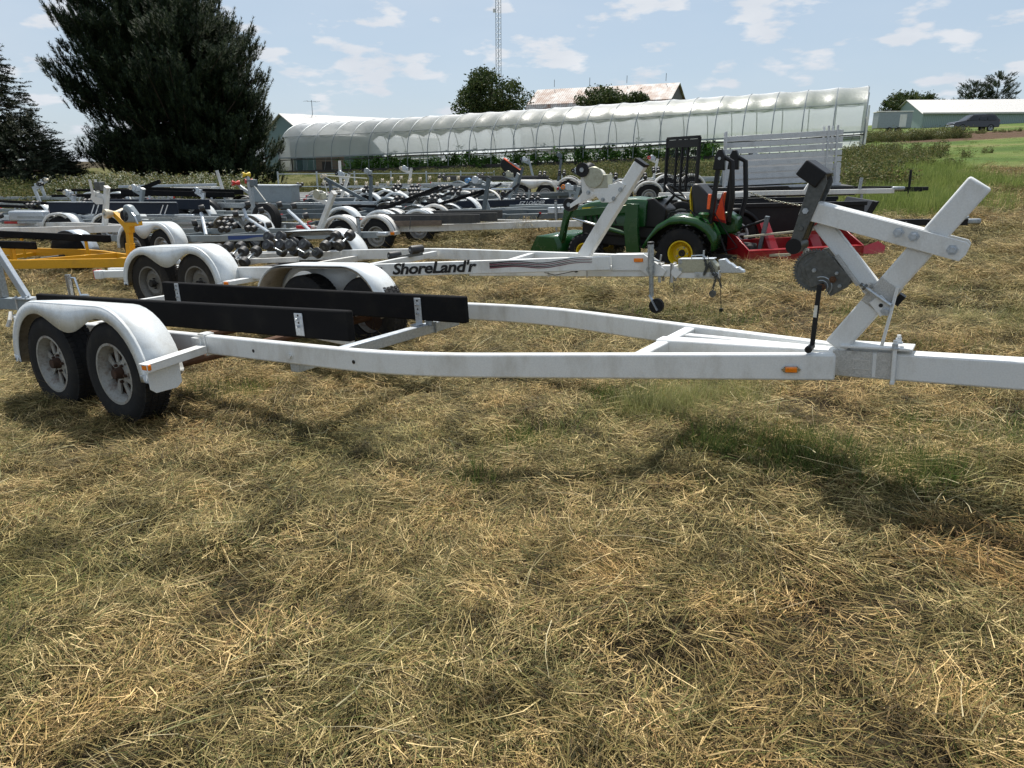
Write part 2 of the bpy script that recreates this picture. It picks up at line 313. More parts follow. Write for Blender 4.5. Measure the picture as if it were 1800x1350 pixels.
M['spruce'] = blade_mat('spruce_needles', [(0, (.014, .024, .014)), (.6, (.03, .042, .024)), (1, (.055, .06, .03))], .3, .12, big=.4)
M['leaf'] = blade_mat('tree_leaves', [(0, (.02, .04, .012)), (.55, (.045, .072, .02)), (1, (.085, .095, .03))], .3, .25, big=.3)
def ribbons(P0, az, el, ln, wd, bend, seg=2):
    """many thin curved strips as one vertex/face array"""
    n = len(P0); vs = []; d = np.stack([np.cos(az)*np.cos(el), np.sin(az)*np.cos(el), np.sin(el)], -1)
    sd = np.stack([-np.sin(az), np.cos(az), np.zeros(n)], -1); sd = sd+.5*rng.normal(size=(n, 3))*np.array([0, 0, 1]); sd /= np.linalg.norm(sd, axis=1)[:, None]
    for k in range(seg+1):
        t = k/seg; c = P0+d*(ln*t)[:, None]; c = c+np.stack([-np.sin(az), np.cos(az), np.zeros(n)], -1)*(bend[:, 0]*ln*t*t)[:, None]+np.array([0, 0, 1.])*(bend[:, 1]*ln*t*t)[:, None]
        w = (wd*(1-.75*t))[:, None]; vs += [c-sd*w/2, c+sd*w/2]
    v = np.stack(vs, 1).reshape(-1, 3); m = 2*(seg+1); base = np.arange(n)[:, None]*m
    f = np.concatenate([np.stack([base[:, 0]+2*k, base[:, 0]+2*k+1, base[:, 0]+2*k+3, base[:, 0]+2*k+2], -1) for k in range(seg)], 0)
    return v, f
def join(parts):
    o = 0; V = []; F = []
    for v, f in parts: V.append(v); F.append(f+o); o += len(v)
    return np.concatenate(V), np.concatenate(F)
def clumps(names_meshes, mats):
    c = bpy.data.collections.new(names_meshes[0][0]+'_source')
    for nm, me in names_meshes:
        o = bpy.data.objects.new(nm, me); c.objects.link(o)
    return c
def mk(name, parts_mats):
    """one mesh from (verts, faces, material) groups"""
    v, f = join([(a, b) for a, b, _ in parts_mats]); me = fastmesh(name, v, f); idx = []
    for k, (a, b, m) in enumerate(parts_mats): me.materials.append(M[m]); idx += [k]*len(b)
    me.polygons.foreach_set('material_index', np.array(idx, dtype=np.int32)); return me
def scatter(name, pts, rot, scl, idx, coll, label, cat):
    me = bpy.data.meshes.new(name); me.vertices.add(len(pts)); me.vertices.foreach_set('co', np.asarray(pts, dtype=np.float32).ravel())
    a = me.attributes.new('rot', 'FLOAT_VECTOR', 'POINT'); a.data.foreach_set('vector', np.asarray(rot, dtype=np.float32).ravel())
    a = me.attributes.new('scl', 'FLOAT', 'POINT'); a.data.foreach_set('value', np.asarray(scl, dtype=np.float32))
    a = me.attributes.new('idx', 'INT', 'POINT'); a.data.foreach_set('value', np.asarray(idx, dtype=np.int32))
    o = bpy.data.objects.new(name, me); COL.objects.link(o)
    t = bpy.data.node_groups.new(name, 'GeometryNodeTree'); t.interface.new_socket('Geometry', in_out='INPUT', socket_type='NodeSocketGeometry'); t.interface.new_socket('Geometry', in_out='OUTPUT', socket_type='NodeSocketGeometry')
    N = t.nodes; gi = N.new('NodeGroupInput'); go = N.new('NodeGroupOutput'); ip = N.new('GeometryNodeInstanceOnPoints'); ci = N.new('GeometryNodeCollectionInfo')
    ci.inputs['Collection'].default_value = coll; ci.inputs['Separate Children'].default_value = True; ci.inputs['Reset Children'].default_value = True
    def na(nm, ty): q = N.new('GeometryNodeInputNamedAttribute'); q.data_type = ty; q.inputs[0].default_value = nm; return q.outputs[0]
    ip.inputs['Pick Instance'].default_value = True
    t.links.new(gi.outputs[0], ip.inputs['Points']); t.links.new(ci.outputs[0], ip.inputs['Instance']); t.links.new(na('idx', 'INT'), ip.inputs['Instance Index'])
    t.links.new(na('rot', 'FLOAT_VECTOR'), ip.inputs['Rotation']); t.links.new(na('scl', 'FLOAT'), ip.inputs['Scale']); t.links.new(ip.outputs[0], go.inputs[0])
    o.modifiers.new('scatter', 'NODES').node_group = t
    return tag(o, label, cat, None, 'stuff')
def U(a, b, n): return rng.uniform(a, b, n)
# ---- hay clumps: mats of lying straw, mostly combed one way
src = []
for k in range(10):
    n_ = 310; r = .28*np.sqrt(rng.random(n_)); th = U(0, 2*math.pi, n_); P0 = np.stack([r*np.cos(th), r*np.sin(th), U(-.015, .045, n_)+.02*(1-(r/.3)**2)], -1)
    dom = rng.random(n_) < (.35 if k < 4 else .72); az = np.where(dom, rng.normal(0, .38, n_), U(0, 2*math.pi, n_))
    ln = rng.gamma(3.4, .026, n_)+.025; v_, f_ = ribbons(P0, az, rng.normal(.05, .22, n_), ln, U(.0020, .0052, n_), np.stack([rng.normal(0, .25, n_), rng.normal(-.12, .2, n_)], -1))
    v_[:, 0] -= .06
    src.append(('hay_mat', mk('hay_mat', [(v_, f_, 'hay')])))
hayc = clumps(src, None)
def frustum_pts(y0, y1, dens, mx=.73):
    n_ = int(dens*mx*(y1*y1-y0*y0)+dens*2.4*(y1-y0)); y = np.sqrt(U(y0*y0, y1*y1, n_)); x = U(-1, 1, n_)*(mx*y+1.2); return x, y
X_, Y_ = [], []
for a, b, d in ((1.2, 3.6, 78), (3.6, 6, 56), (6, 10, 30), (10, 16, 12), (16, 27, 4)):
    x, y = frustum_pts(a, b, d); X_.append(x); Y_.append(y)
x = np.concatenate(X_); y = np.concatenate(Y_)
# keep the far right for green grass
keep = ~((y > 15) & (x > 6) & (x < .6*y) & (rng.random(len(x)) < .8)); x = x[keep]; y = y[keep]
hole = np.zeros(len(x))
for cx, cy, s_, d_ in HOLES: hole = np.maximum(hole, np.exp(-((x-cx)**2+((y-cy)*1.4)**2)/(2*(s_*1.15)**2)))
brown = np.exp(-(((x-1.75)/.55)**2+((y-2.35)/.42)**2))
pch = vnoise(x*1.9+31, y*2.4+7)
keep = (rng.random(len(x)) > np.maximum(hole*1.05, brown*.55)) & ~((pch < .2) & (rng.random(len(x)) < .5)); x = x[keep]; y = y[keep]
z = g(x, y)+relief(x, y)+.004; nn = len(x); dirn = vnoise(x*.7+3, y*.7)*9+rng.normal(0, .7, nn)
scatter('cut_hay', np.stack([x, y, z], -1), np.stack([rng.normal(0, .13, nn), rng.normal(0, .13, nn), dirn], -1), U(.55, .92, nn)*(1+np.clip((y-5)/9, 0, 1.4)), rng.integers(0, 10, nn), hayc, 'mown tan and olive hay lying over the whole field', 'hay')
n_ = 9; P0 = np.stack([U(-.2, .2, n_), U(-.2, .2, n_), U(.02, .06, n_)], -1)
lsc = clumps([('long_straw', mk('long_straw', [(*ribbons(np.stack([U(-.2, .2, n_), U(-.2, .2, n_), U(.015, .05, n_)], -1), U(0, 6.28, n_), rng.normal(.08, .18, n_), U(.12, .30, n_), U(.0022, .0042, n_), np.stack([rng.normal(0, .3, n_), rng.normal(-.15, .15, n_)], -1), 3), 'longs')])) for k in range(6)], None)
lx, ly = frustum_pts(1.2, 8, 9); nn = len(lx)
scatter('loose_straws', np.stack([lx, ly, g(lx, ly)+relief(lx, ly)+.01], -1), np.stack([rng.normal(0, .1, nn), rng.normal(0, .1, nn), U(0, 6.28, nn)], -1), U(.7, 1.2, nn), rng.integers(0, 6, nn), lsc, 'loose long pale straws lying on top of the hay', 'hay')
# ---- stubble and live grass
def upright(n_, rad, hmin, hmax, w, spread, seg=2, droop=.35):
    r = rad*np.sqrt(rng.random(n_)); th = U(0, 2*math.pi, n_); P0 = np.stack([r*np.cos(th), r*np.sin(th), np.full(n_, -.02)], -1)
    return ribbons(P0, U(0, 2*math.pi, n_), np.pi/2-np.abs(rng.normal(0, spread, n_)), U(hmin, hmax, n_), np.full(n_, w)*U(.6, 1.3, n_), np.stack([rng.normal(0, .12, n_), -np.abs(rng.normal(0, droop, n_))], -1), seg)
stubc = clumps([('stubble_tuft', mk('stubble_tuft', [(*upright(60, .16, .04, .13, .0030, .35), 'stub')])) for k in range(4)], None)
x, y = frustum_pts(1.3, 11, 6.5); w_ = vnoise(x*.55+7.3, y*.55+2.2)+.7*np.exp(-(((x-1.8)/.6)**2+((y-2.4)/.5)**2)); keep = w_ > .66; x = x[keep]; y = y[keep]; nn = len(x)
scatter('stubble', np.stack([x, y, g(x, y)+relief(x, y)], -1), np.stack([rng.normal(0, .1, nn), rng.normal(0, .1, nn), U(0, 6.28, nn)], -1), U(.7, 1.3, nn), rng.integers(0, 4, nn), stubc, 'brown upright stubble showing through the hay', 'stubble')
grc = clumps([('grass_tuft', mk('grass_tuft', [(*upright(90, .17, .06, .20, .0045, .5), 'grass')])) for k in range(4)], None)
x, y = frustum_pts(1.4, 16, 4.2); w_ = vnoise(x*.8+17.3, y*.8+12.2); keep = (w_ > .70); x = x[keep]; y = y[keep]
# named green patches: below the winch stand, below the bend of the near trailer
for cx, cy, r, q in ((1.16, 3.6, .22, 30), (1.6, 3.35, .25, 42), (1.5, 3.6, .2, 30), (1.95, 3.2, .2, 22), (2.35, 3.6, .4, 20), (-.2, 3.4, .1, 12), (-1.97, 5.04, .25, 18), (.75, 4.5, .15, 14), (-1.9, 6.6, .7, 16), (.1, 3.9, .2, 14), (1.9, 7.0, .6, 16), (2.9, 5.2, .5, 20)):
    x = np.concatenate([x, rng.normal(cx, r*.6, q)]); y = np.concatenate([y, rng.normal(cy, r*.45, q)])
nn = len(x)
scatter('live_grass', np.stack([x, y, g(x, y)+relief(x, y)], -1), np.stack([rng.normal(0, .15, nn), rng.normal(0, .15, nn), U(0, 6.28, nn)], -1), U(.6, 1.15, nn), rng.integers(0, 4, nn), grc, 'short green grass growing through the hay', 'grass')
plc = clumps([('pale_tuft', mk('pale_tuft', [(*upright(70, .13, .10, .26, .0035, .42, 3, .5), 'pale')])) for k in range(3)], None)
x = np.concatenate([rng.normal(1.07, .20, 60), rng.normal(.8, .12, 20), rng.normal(1.4, .15, 24), rng.normal(4.3, .5, 30), rng.normal(.4, .3, 10)]); y = np.concatenate([rng.normal(4.35, .16, 60), rng.normal(4.2, .12, 20), rng.normal(4.5, .14, 24), rng.normal(6.2, .35, 30), rng.normal(7.0, .3, 10)]); nn = len(x)
scatter('pale_long_grass', np.stack([x, y, g(x, y)+relief(x, y)], -1), np.stack([rng.normal(0, .12, nn), rng.normal(.1, .15, nn), U(0, 6.28, nn)], -1), U(.6, 1.1, nn), rng.integers(0, 3, nn), plc, 'longer pale grass left standing under the near trailer rail', 'grass')
# distant grass of the field
fgc = clumps([('field_grass', mk('field_grass', [(*upright(110, .45, .08, .30, .012, .5), 'grass')])), ('field_grass', mk('field_grass', [(*upright(110, .45, .06, .22, .012, .6), 'stub')])), ('field_grass', mk('field_grass', [(*upright(120, .45, .12, .42, .013, .45), 'lush')]))], None)
x, y = frustum_pts(15, 70, .9, .8); nn = len(x); nz_ = vnoise(x*.2+3, y*.2+8); right = (x > 7)
keep = (rng.random(nn) < np.where(y > 38, .5, 1.)); x = x[keep]; y = y[keep]; nz_ = nz_[keep]; right = right[keep]; nn = len(x)
mown = right & (x > .6*y)
ix = np.where(right & ~mown, np.where(nz_ > .45, 2, 0), np.where(nz_ > .5, 0, 1))
scatter('rough_grass', np.stack([x, y, g(x, y)], -1), np.stack([rng.normal(0, .05, nn), rng.normal(0, .05, nn), U(0, 6.28, nn)], -1), U(.6, 1.1, nn)*np.where(mown, .32, np.where(right, .55, 1)), ix, fgc, 'uneven green and straw coloured grass across the far field', 'grass')
# tall lush grass at the right edge of the trailer rows
x = np.concatenate([rng.normal(9.7, .6, 150), rng.normal(12.6, .8, 260), rng.normal(8.2, .35, 60), U(13.5, 17, 100)]); y = np.concatenate([rng.normal(18.3, 1.1, 150), rng.normal(23, 1.6, 260), rng.normal(15.8, .5, 60), U(26, 32, 100)]); nn = len(x)
lgc = clumps([('lush_tuft', mk('lush_tuft', [(*upright(150, .4, .2, .55, .013, .33, 3), 'lush')])) for k in range(3)], None)
scatter('tall_grass', np.stack([x, y, g(x, y)], -1), np.stack([rng.normal(0, .08, nn), rng.normal(0, .08, nn), U(0, 6.28, nn)], -1), U(.5, 1.2, nn), rng.integers(0, 3, nn), lgc, 'tall bright green grass beside the utility trailers', 'grass')
# ---- weeds
def leaves(C, size, n_, flat=0):
    """n_ randomly turned leaf quads round each centre"""
    c = np.repeat(C, n_, 0)+rng.normal(0, 1, (len(C)*n_, 3))*size*1.1; m = len(c); a = rng.normal(size=(m, 3)); a /= np.linalg.norm(a, axis=1)[:, None]
    if flat: a[:, 2] *= .2
    b = rng.normal(size=(m, 3)); b -= a*(a*b).sum(1)[:, None]; b /= np.linalg.norm(b, axis=1)[:, None]
    s = size*U(.6, 1.3, m)[:, None]; v = np.stack([c-a*s, c+b*s*.45, c+a*s, c-b*s*.45], 1).reshape(-1, 3)
    return v, np.arange(m*4).reshape(-1, 4)
ws = []
for k in range(6):
    tall = (.75, .95, 1.15, .7, .9, .6)[k]; nst = 26
    v_, f_ = upright(nst, .42, tall*.5, tall, .012, .22, 3, .15)
    tips = v_.reshape(nst, 8, 3); C = np.concatenate([tips[:, j].mean(1) if False else tips[:, j] for j in (2, 4, 6)])
    parts = [(v_, f_, 'weed'), (*leaves(C, .05, 5), 'weed'), (*upright(120, .45, .25*tall, .7*tall, .010, .35), 'weed' if k % 2 else 'grass')]
    if k in (0, 2): 
        T = tips[rng.random(nst) < .8, 6]; q = np.concatenate([T+rng.normal(0, .03, T.shape) for _ in range(9)]); q[:, 2] = np.repeat(T[None], 9, 0).reshape(-1, 3)[:, 2]+rng.normal(0, .008, len(q))
        parts.append((*leaves(q, .024, 1, 1), 'flower'))
    ws.append(('weed_clump', mk('weed_clump', parts)))
wc = clumps(ws, None)
def wz(n_, x0, x1, y0, y1, ids, smin=.6, smax=1.1):
    return U(x0, x1, n_), U(y0, y1, n_), rng.choice(ids, n_), U(smin, smax, n_)
Z = [wz(420, -24, -10.5, 23.5, 31, [1, 3, 4, 5], .5, .95), wz(190, -16, -9.3, 25.5, 29, [0, 2, 0, 2, 1], .8, 1.15), wz(60, -19.5, -16.5, 22.5, 26, [0, 1, 3], .6, .9),
     wz(300, -10, -2, 30, 50, [1, 3, 4, 5], .35, .65), wz(380, -4, 9, 33, 42, [1, 3, 4, 5], .4, .8), wz(260, 2, 11, 27, 36, [1, 3, 4, 5], .4, .8),
     wz(1, 11, 12, 26, 42, [1, 3, 4, 5], .6, 1.15), wz(170, 27, 38, 64, 72, [0, 1, 3, 4], .7, 1.3), wz(50, 39, 53, 72, 76, [1, 3], .35, .6), wz(160, -26, -12, 31, 35, [1, 3, 4], .7, 1.0), wz(40, 8, 11, 20.5, 24, [1, 3, 4], .6, 1.)]
yy_ = U(26, 43, 230); Z.append((yy_*(.43+np.abs(rng.normal(0, .055, 230))), yy_, rng.choice([1, 3, 4, 5], 230), U(.3, 1.0, 230)**1.3))
x, y, ix, s = [np.concatenate(q) for q in zip(*Z)]; nn = len(x)
scatter('weeds', np.stack([x, y, g(x, y)-.03], -1), np.stack([rng.normal(0, .06, nn), rng.normal(0, .06, nn), U(0, 6.28, nn)], -1), s, ix, wc, 'tangled tall weeds with white flower heads behind the parked trailers', 'weeds')
# ------------------------------------------------------------------ trees
def tuft_field(C, D, ln, rad, n_, w):
    """needle brushes: C centres, D directions; n_ needles each"""
    m = len(C); c = np.repeat(C, n_, 0); d = np.repeat(D, n_, 0); t = U(0, 1, m*n_)[:, None]; q = rng.normal(size=(m*n_, 3)); q -= d*(q*d).sum(1)[:, None]; q /= np.linalg.norm(q, axis=1)[:, None]
    L0 = np.repeat(ln, n_)[:, None]; base = c+d*L0*t; tip = base+(q*.8+d*.75)*rad*(1.1-.5*t); sd = np.cross(q, d)*w
    return np.stack([base-sd, base+sd, tip], 1).reshape(-1, 3), np.arange(m*n_*3).reshape(-1, 3)
def tree_trunk(root, h, r, mats='bark', limbs=()):
    b = MB(); b.tube([(0, 0, -.3), (.05, 0, h*.3), (-.05, .05, h*.65), (0, 0, h*.93)], [r, r*.8, r*.45, .03], 9)
    o = b.build('trunk', M[mats], root)
    if limbs:
        b = MB()
        for pts, rr in limbs: b.tube(pts, [rr, rr*.6, rr*.2], 5, False)
        b.build('limbs', M[mats], root)
def pine(x, y, h, rad, label, nl=90, m='pine', up=.5, prof=None, low=.03, tuft=(.55, .21, 38, .017), per=60):
    root = empty('pine_tree', P(x, y), (0, 0, 0), label, 'pine tree', 'evergreen trees at the left edge of the field' if x < 0 else None)
    C = []; D = []; LN = []; limbs = []
    prof = prof or (lambda t: (min(1, .72+t*1.1) if t < .3 else (1-((t-.3)/.7)**1.8))**.8)
    for k in range(nl):
        t = low+(1-low)*(k+.5)/nl; az = k*2.39996+rng.normal(0, .2); r = rad*prof(t)*rng.uniform(.78, 1.12)+.25; z0 = h*t*.97; rise = up*r*rng.uniform(.6, 1.2)*(1 if t > .2 else .3)
        a = Vector((0, 0, z0)); mid = Vector((math.cos(az)*r*.55, math.sin(az)*r*.55, z0+rise*.3)); e = Vector((math.cos(az)*r, math.sin(az)*r, z0+rise)); limbs.append(([a, mid, e], max(.02, .09*(1-t))))
        nt_ = max(8, int(per*(r/rad)**1.3)); s = rng.uniform(.22, 1, nt_)**.75
        for q in s:
            c = a.lerp(mid, q/.55) if q < .55 else mid.lerp(e, (q-.55)/.45); sp = .20*r*(q*.75+.12)
            off = Vector((-math.sin(az), math.cos(az), 0))*rng.normal(0, sp*.8)+Vector((0, 0, rng.normal(0, .17)))
            dd = Vector((math.cos(az), math.sin(az), 0))*.45+off*.25+Vector((0, 0, up*1.6+.15)); C.append(c+off); D.append(dd.normalized()); LN.append(tuft[0]*rng.uniform(.5, 1.2))
    for k in range(26): C.append((rng.normal(0, .3), rng.normal(0, .3), h*rng.uniform(.88, 1))); D.append((0, 0, 1)); LN.append(.5)
    v_, f_ = tuft_field(np.array(C), np.array(D), np.array(LN), tuft[1], tuft[2], tuft[3])
    me = fastmesh('crown', v_, f_); link('crown', me, M[m], root); tree_trunk(root, h, .24*h/11, 'bark', limbs); return root
pine(-17.6, 37.5, 11.4, 3.3, 'tallest dark pine at left, its top running out of the frame', 135, per=74)
pine(-15.3, 36.5, 8.9, 3.5, 'rounded dark pine right of the tallest one, nearest the greenhouse', 115, per=74)
pine(-16.6, 40.5, 10.2, 3.2, 'dark pine half hidden between and behind the two large pines', 80)
pine(-13.2, 36.0, 4.8, 2.3, 'lowest pine at the foot of the pine group beside the teal building', 46, low=.02, prof=lambda t: (1-t)**.45)
sp = lambda t: (1-t)**.85
pine(-23.3, 34.5, 6.9, 3.2, 'pointed ragged spruce at the far left edge', 80, 'spruce', -.10, sp, .02, (.6, .15, 24, .022), 62)
pine(-28.0, 35.0, 5.4, 2.8, 'dark spruce cut by the left edge of the frame', 60, 'spruce', -.10, sp, .02, (.6, .15, 24, .022), 62)
pine(-21.6, 34.2, 2.9, 2.7, 'low spreading spruce boughs between the spruce and the tall pine', 40, 'spruce', -.05, sp, .02, (.6, .15, 24, .022), 62)
def leafy(name, x, y, h, rad, zc, label, cat, nb=46, m='leaf', size=.17, per=60, sq=1.0, trunk=True, group=None):
    root = empty(name, P(x, y), (0, 0, 0), label, cat, group); B = []
    for k in range(nb):
        d = rng.normal(size=3); d /= np.linalg.norm(d); rr = rng.uniform(.45, 1)**.6; B.append((d[0]*rad*rr*.8, d[1]*rad*rr*.8, zc+d[2]*(h-zc)*rr*.82*(sq if d[2] < 0 else 1)))
    B = np.array(B); Q = []
    for c in B:
        r = rad*rng.uniform(.16, .30); q = rng.normal(size=(per, 3)); q /= np.linalg.norm(q, axis=1)[:, None]; Q.append(c+q*r*U(.55, 1.1, per)[:, None]*np.array([1, 1, .8]))
    v_, f_ = leaves(np.concatenate(Q), size, 4); me = fastmesh('crown', v_, f_); link('crown', me, M[m], root)
    if trunk: tree_trunk(root, h*.9, .22*h/10, 'bark', [([(0, 0, h*.3), (c[0]*.5, c[1]*.5, c[2]*.7+h*.1), tuple(c)], .07) for c in B[::4]])
    return root
leafy('broadleaf_tree', -2.2, 86, 10.9, 4.5, 7.3, 'round broadleaf tree standing behind the greenhouse at the mast', 'tree', 60, per=55)
leafy('bush', 10.4, 92, 7.75, 3.5, 6.3, 'dark round treetop in front of the rusty barn roof', 'tree', 30, per=45, sq=.7)
leafy('bush', 15.2, 97, 7.1, 1.8, 6.0, 'smaller dark treetop beside the barn gable', 'tree', 18, per=45, sq=.7)
for k, (tx, ty, th, tr, lb) in enumerate(((57.5, 118, 5.0, 2.2, 'first tree of the far tree line, just right of the greenhouse end'), (61.0, 122, 5.6, 2.6, 'tallest tree in the far tree line behind the camper'), (65, 128, 5.4, 2.4, 'third tree of the far tree line, over the low green building'), (72, 135, 5.2, 2.4, 'small tree showing over the low building left of the pines'), (-26, 120, 7, 1.6, 'small treetop just showing over the left part of the greenhouse'), (-14, 125, 6.6, 1.3, 'tiny treetop over the middle of the greenhouse'))):
    leafy('distant_tree', tx, ty, th, tr, th*.55, lb, 'tree', 20, per=36, size=.22, group='trees on the skyline')
for tx, ty, th, lb in ((81.0, 138, 6.3, 'left one of the two pines rising over the low green building'), (85.0, 138, 7.6, 'right and taller one of the two pines over the low green building')):
    pine(tx, ty, th, 3.5, lb, 34, 'pine', .12, lambda t: .35+.65*(1-t)**.6, .3, (.9, .3, 20, .04), 26)
# ------------------------------------------------------------------ greenhouse
GA = Vector((-19.6, 64.6, 0)); GB = Vector((21.4, 47.2, 0)); ax = (GB-GA); GL = ax.length; axn = ax.normalized(); pn = Vector((-axn.y, axn.x, 0)); NB = 25; GW = 8.8; GHt = 4.3; SW = 1.35
def gp(t, b, h):          # t metres along, b across from the near side, h over the ground there
    q = GA+axn*t; c = q+pn*b; return Vector((c.x, c.y, .55+(2.02-.55)*min(1.02, max(-.02, t/GL))**1.15*.999 if t > 0 else .55)) + Vector((0, 0, h))
def arch(k=20, s=1.0):
    pts = [(0, 0), (0, SW)]
    for i in range(1, k): a = math.pi*i/k; pts.append((GW/2-GW/2*math.cos(a)*(.995), SW+(GHt-SW)*math.sin(a)**.86))
    return pts+[(GW, SW), (GW, 0)]
root = empty('greenhouse', tuple(gp(0, 0, 0)), (0, 0, 0), 'long round-topped plastic film greenhouse across the background', 'greenhouse'); off = -Vector(root.location)
film, n, l, p = nodes('greenhouse_film'); n.remove(p)
tr = n.new('ShaderNodeBsdfTransparent'); tl = n.new('ShaderNodeBsdfTranslucent'); df = n.new('ShaderNodeBsdfDiffuse'); gl = n.new('ShaderNodeBsdfGlossy'); gl.inputs['Roughness'].default_value = .3
geo = n.new('ShaderNodeTexCoord'); q = noi(n, l, geo.outputs['Object'], .9, 5); fc = ramp(n, l, q, [(.3, (.74, .79, .82)), (.7, (.84, .88, .91))])
l.new(fc, tl.inputs[0]); l.new(fc, df.inputs[0])
m1 = n.new('ShaderNodeMixShader'); m1.inputs[0].default_value = .22; l.new(tl.outputs[0], m1.inputs[1]); l.new(df.outputs[0], m1.inputs[2])
m2 = n.new('ShaderNodeMixShader'); m2.inputs[0].default_value = .33; l.new(m1.outputs[0], m2.inputs[1]); l.new(tr.outputs[0], m2.inputs[2])
fr = n.new('ShaderNodeFresnel'); fr.inputs[0].default_value = 1.3; m3 = n.new('ShaderNodeMixShader'); l.new(fr.outputs[0], m3.inputs[0]); l.new(m2.outputs[0], m3.inputs[1]); l.new(gl.outputs[0], m3.inputs[2])
bp = n.new('ShaderNodeBump'); bp.inputs['Strength'].default_value = .12; bp.inputs['Distance'].default_value = .15; l.new(noi(n, l, geo.outputs['Object'], 1.7, 4), bp.inputs['Height'])
for s_ in (tl, df, gl): l.new(bp.outputs[0], s_.inputs['Normal'])
l.new(m3.outputs[0], n['Material Output'].inputs[0]); M['film'] = film
A_ = arch(22)
# film skin: one sheet over all hoops, sagging a little between them
b = MB(); T = np.linspace(0, GL, NB*4+1); cols = []
top = [q for q in A_[1:-1]]
for t in T:
    ph = (t/GL*NB) % 1; sag = .055*math.sin(math.pi*ph)+.01; row = []
    for (w_, h_) in top:
        cx, cz = GW/2, SW; kx, kz = w_-cx, h_-cz; s_ = 1-sag/2.6 if h_ > SW+.1 else 1; wob = .02*math.sin(t*1.7+w_*3)
        row.append(gp(t, cx+kx*s_, cz+kz*s_+.02+wob*(h_ > SW+.5))+off)
    cols.append(row)
m_ = len(top); b.v = [tuple(q) for r_ in cols for q in r_]; b.f = [(i*m_+j, (i+1)*m_+j, (i+1)*m_+j+1, i*m_+j+1) for i in range(len(T)-1) for j in range(m_-1)]
b.build('film_cover', film, root, ang=60)
b = MB(); cols = [[gp(t, GW-.02, h_)+off for h_ in (.35, SW)] for t in T]
b.v = [tuple(q) for r_ in cols for q in r_]; b.f = [(i*2, i*2+2, i*2+3, i*2+1) for i in range(len(T)-1)]; b.build('side_curtain', film, root)
hoop0 = None
for k in range(NB+1):
    t = GL*k/NB; b = MB(); b.tube([gp(t, w_, h_)+off for w_, h_ in A_], .032, 5, False); b.build('hoop', M['ribb'], root)
for w_, h_ in ((A_[5][0], A_[5][1]), (A_[18][0], A_[18][1])): b = MB(); b.tube([gp(t, w_, h_-.05)+off for t in np.linspace(0, GL, 14)], .022, 5); b.build('purlin', M['ribb'], root)
b = MB(); b.tube([gp(t, GW/2, GHt-.05)+off for t in np.linspace(0, GL, 14)], .022, 5); b.build('ridge_tube', M['ribb'], root)
M['dkwood'] = mat('dark_board_and_opening_shade', (.035, .032, .03), .8, var=.15)
for bb in (-.03, GW+.03):
    b = MB(); b.path([gp(t, bb, SW)+off for t in np.linspace(0, GL, 26)], .05, .10); b.build('side_rail', M['ribb'], root)
    b = MB(); b.tube([gp(t, bb, SW-.20+.05*math.sin(t*.6))+off for t in np.linspace(0, GL, 40)], .04, 6); b.build('roll_up_tube', M['dkwood'], root)
    b = MB(); b.path([gp(t, bb, .22)+off for t in np.linspace(0, GL, 26)], .05, .22); b.build('base_board', M['dkwood'], root)
for k in range(NB*1):   # slanting props inside the open side
    t = GL*(k+.5)/NB; b = MB(); b.tube([gp(t, .1, .1)+off, gp(t+.35, .05, SW)+off], .018, 5); b.build('side_post', M['ribb'], root)
# end walls: film on timber frame
for t, nm in ((-.03, 'end_wall'), (GL+.03, 'end_wall')):
    b = MB(); ring = [gp(t, w_, h_)+off for w_, h_ in A_]; b.add(ring, [tuple(range(len(ring)))]); b.build(nm, film, root)
    for w_ in (.15, 1.7, 3.3, 5.5, 7.1, 8.65):
        h_ = SW+(GHt-SW)*max(0, 1-((w_-GW/2)/(GW/2))**2)**.43; b = MB(); b.bar(gp(t, w_, 0)+off, gp(t, w_, h_-.05)+off, .09, .09, up=tuple(pn)); b.build('end_post', M['dkwood'] if t < 1 else M['white2'], root)
    b = MB(); b.bar(gp(t, .1, SW)+off, gp(t, GW-.1, SW)+off, .09, .09); b.build('end_beam', M['dkwood'] if t < 1 else M['white2'], root)
b = MB()
for w_, h_, w2, h2 in ((-.10, .1, -.04, SW+.1), (-.45, -.2, -.1, SW+1.2), (.5, 0, .7, 2.9), (-.2, -.1, .2, 2.2)): b.bar(gp(GL+.1, w_, h_)+off, gp(GL+.12, w2, h2)+off, .10, .05, up=tuple(pn))
b.build('end_brace', M['white2'], root)
# crops and clutter inside
def crop_mesh():
    C = np.stack([rng.normal(0, .45, 60), rng.normal(0, .3, 60), np.abs(rng.normal(.45, .28, 60))], -1); v_, f_ = leaves(C, .10, 14); return fastmesh('crop_bush', v_, f_)
cm = [crop_mesh() for _ in range(5)]; spots = ['leftmost', 'second', 'third', 'fourth', 'fifth', 'sixth', 'seventh', 'eighth', 'ninth', 'tenth', 'eleventh', 'twelfth', 'thirteenth', 'fourteenth', 'fifteenth', 'sixteenth', 'rightmost']
for k in range(17):
    t = 7.2+k*1.75+rng.uniform(-.2, .2); q = gp(t, .9, .15); o = link('crop_bush', cm[k % 4], M['crop']); o.location = q; o.scale = (1.6, 1.2, rng.uniform(.75, 1.1)); o.rotation_euler.z = rng.uniform(0, 6)
    tag(o, f'{spots[k]} leafy green crop bush in the row inside the greenhouse, counted from the left', 'plant', 'crop bushes growing in the greenhouse')
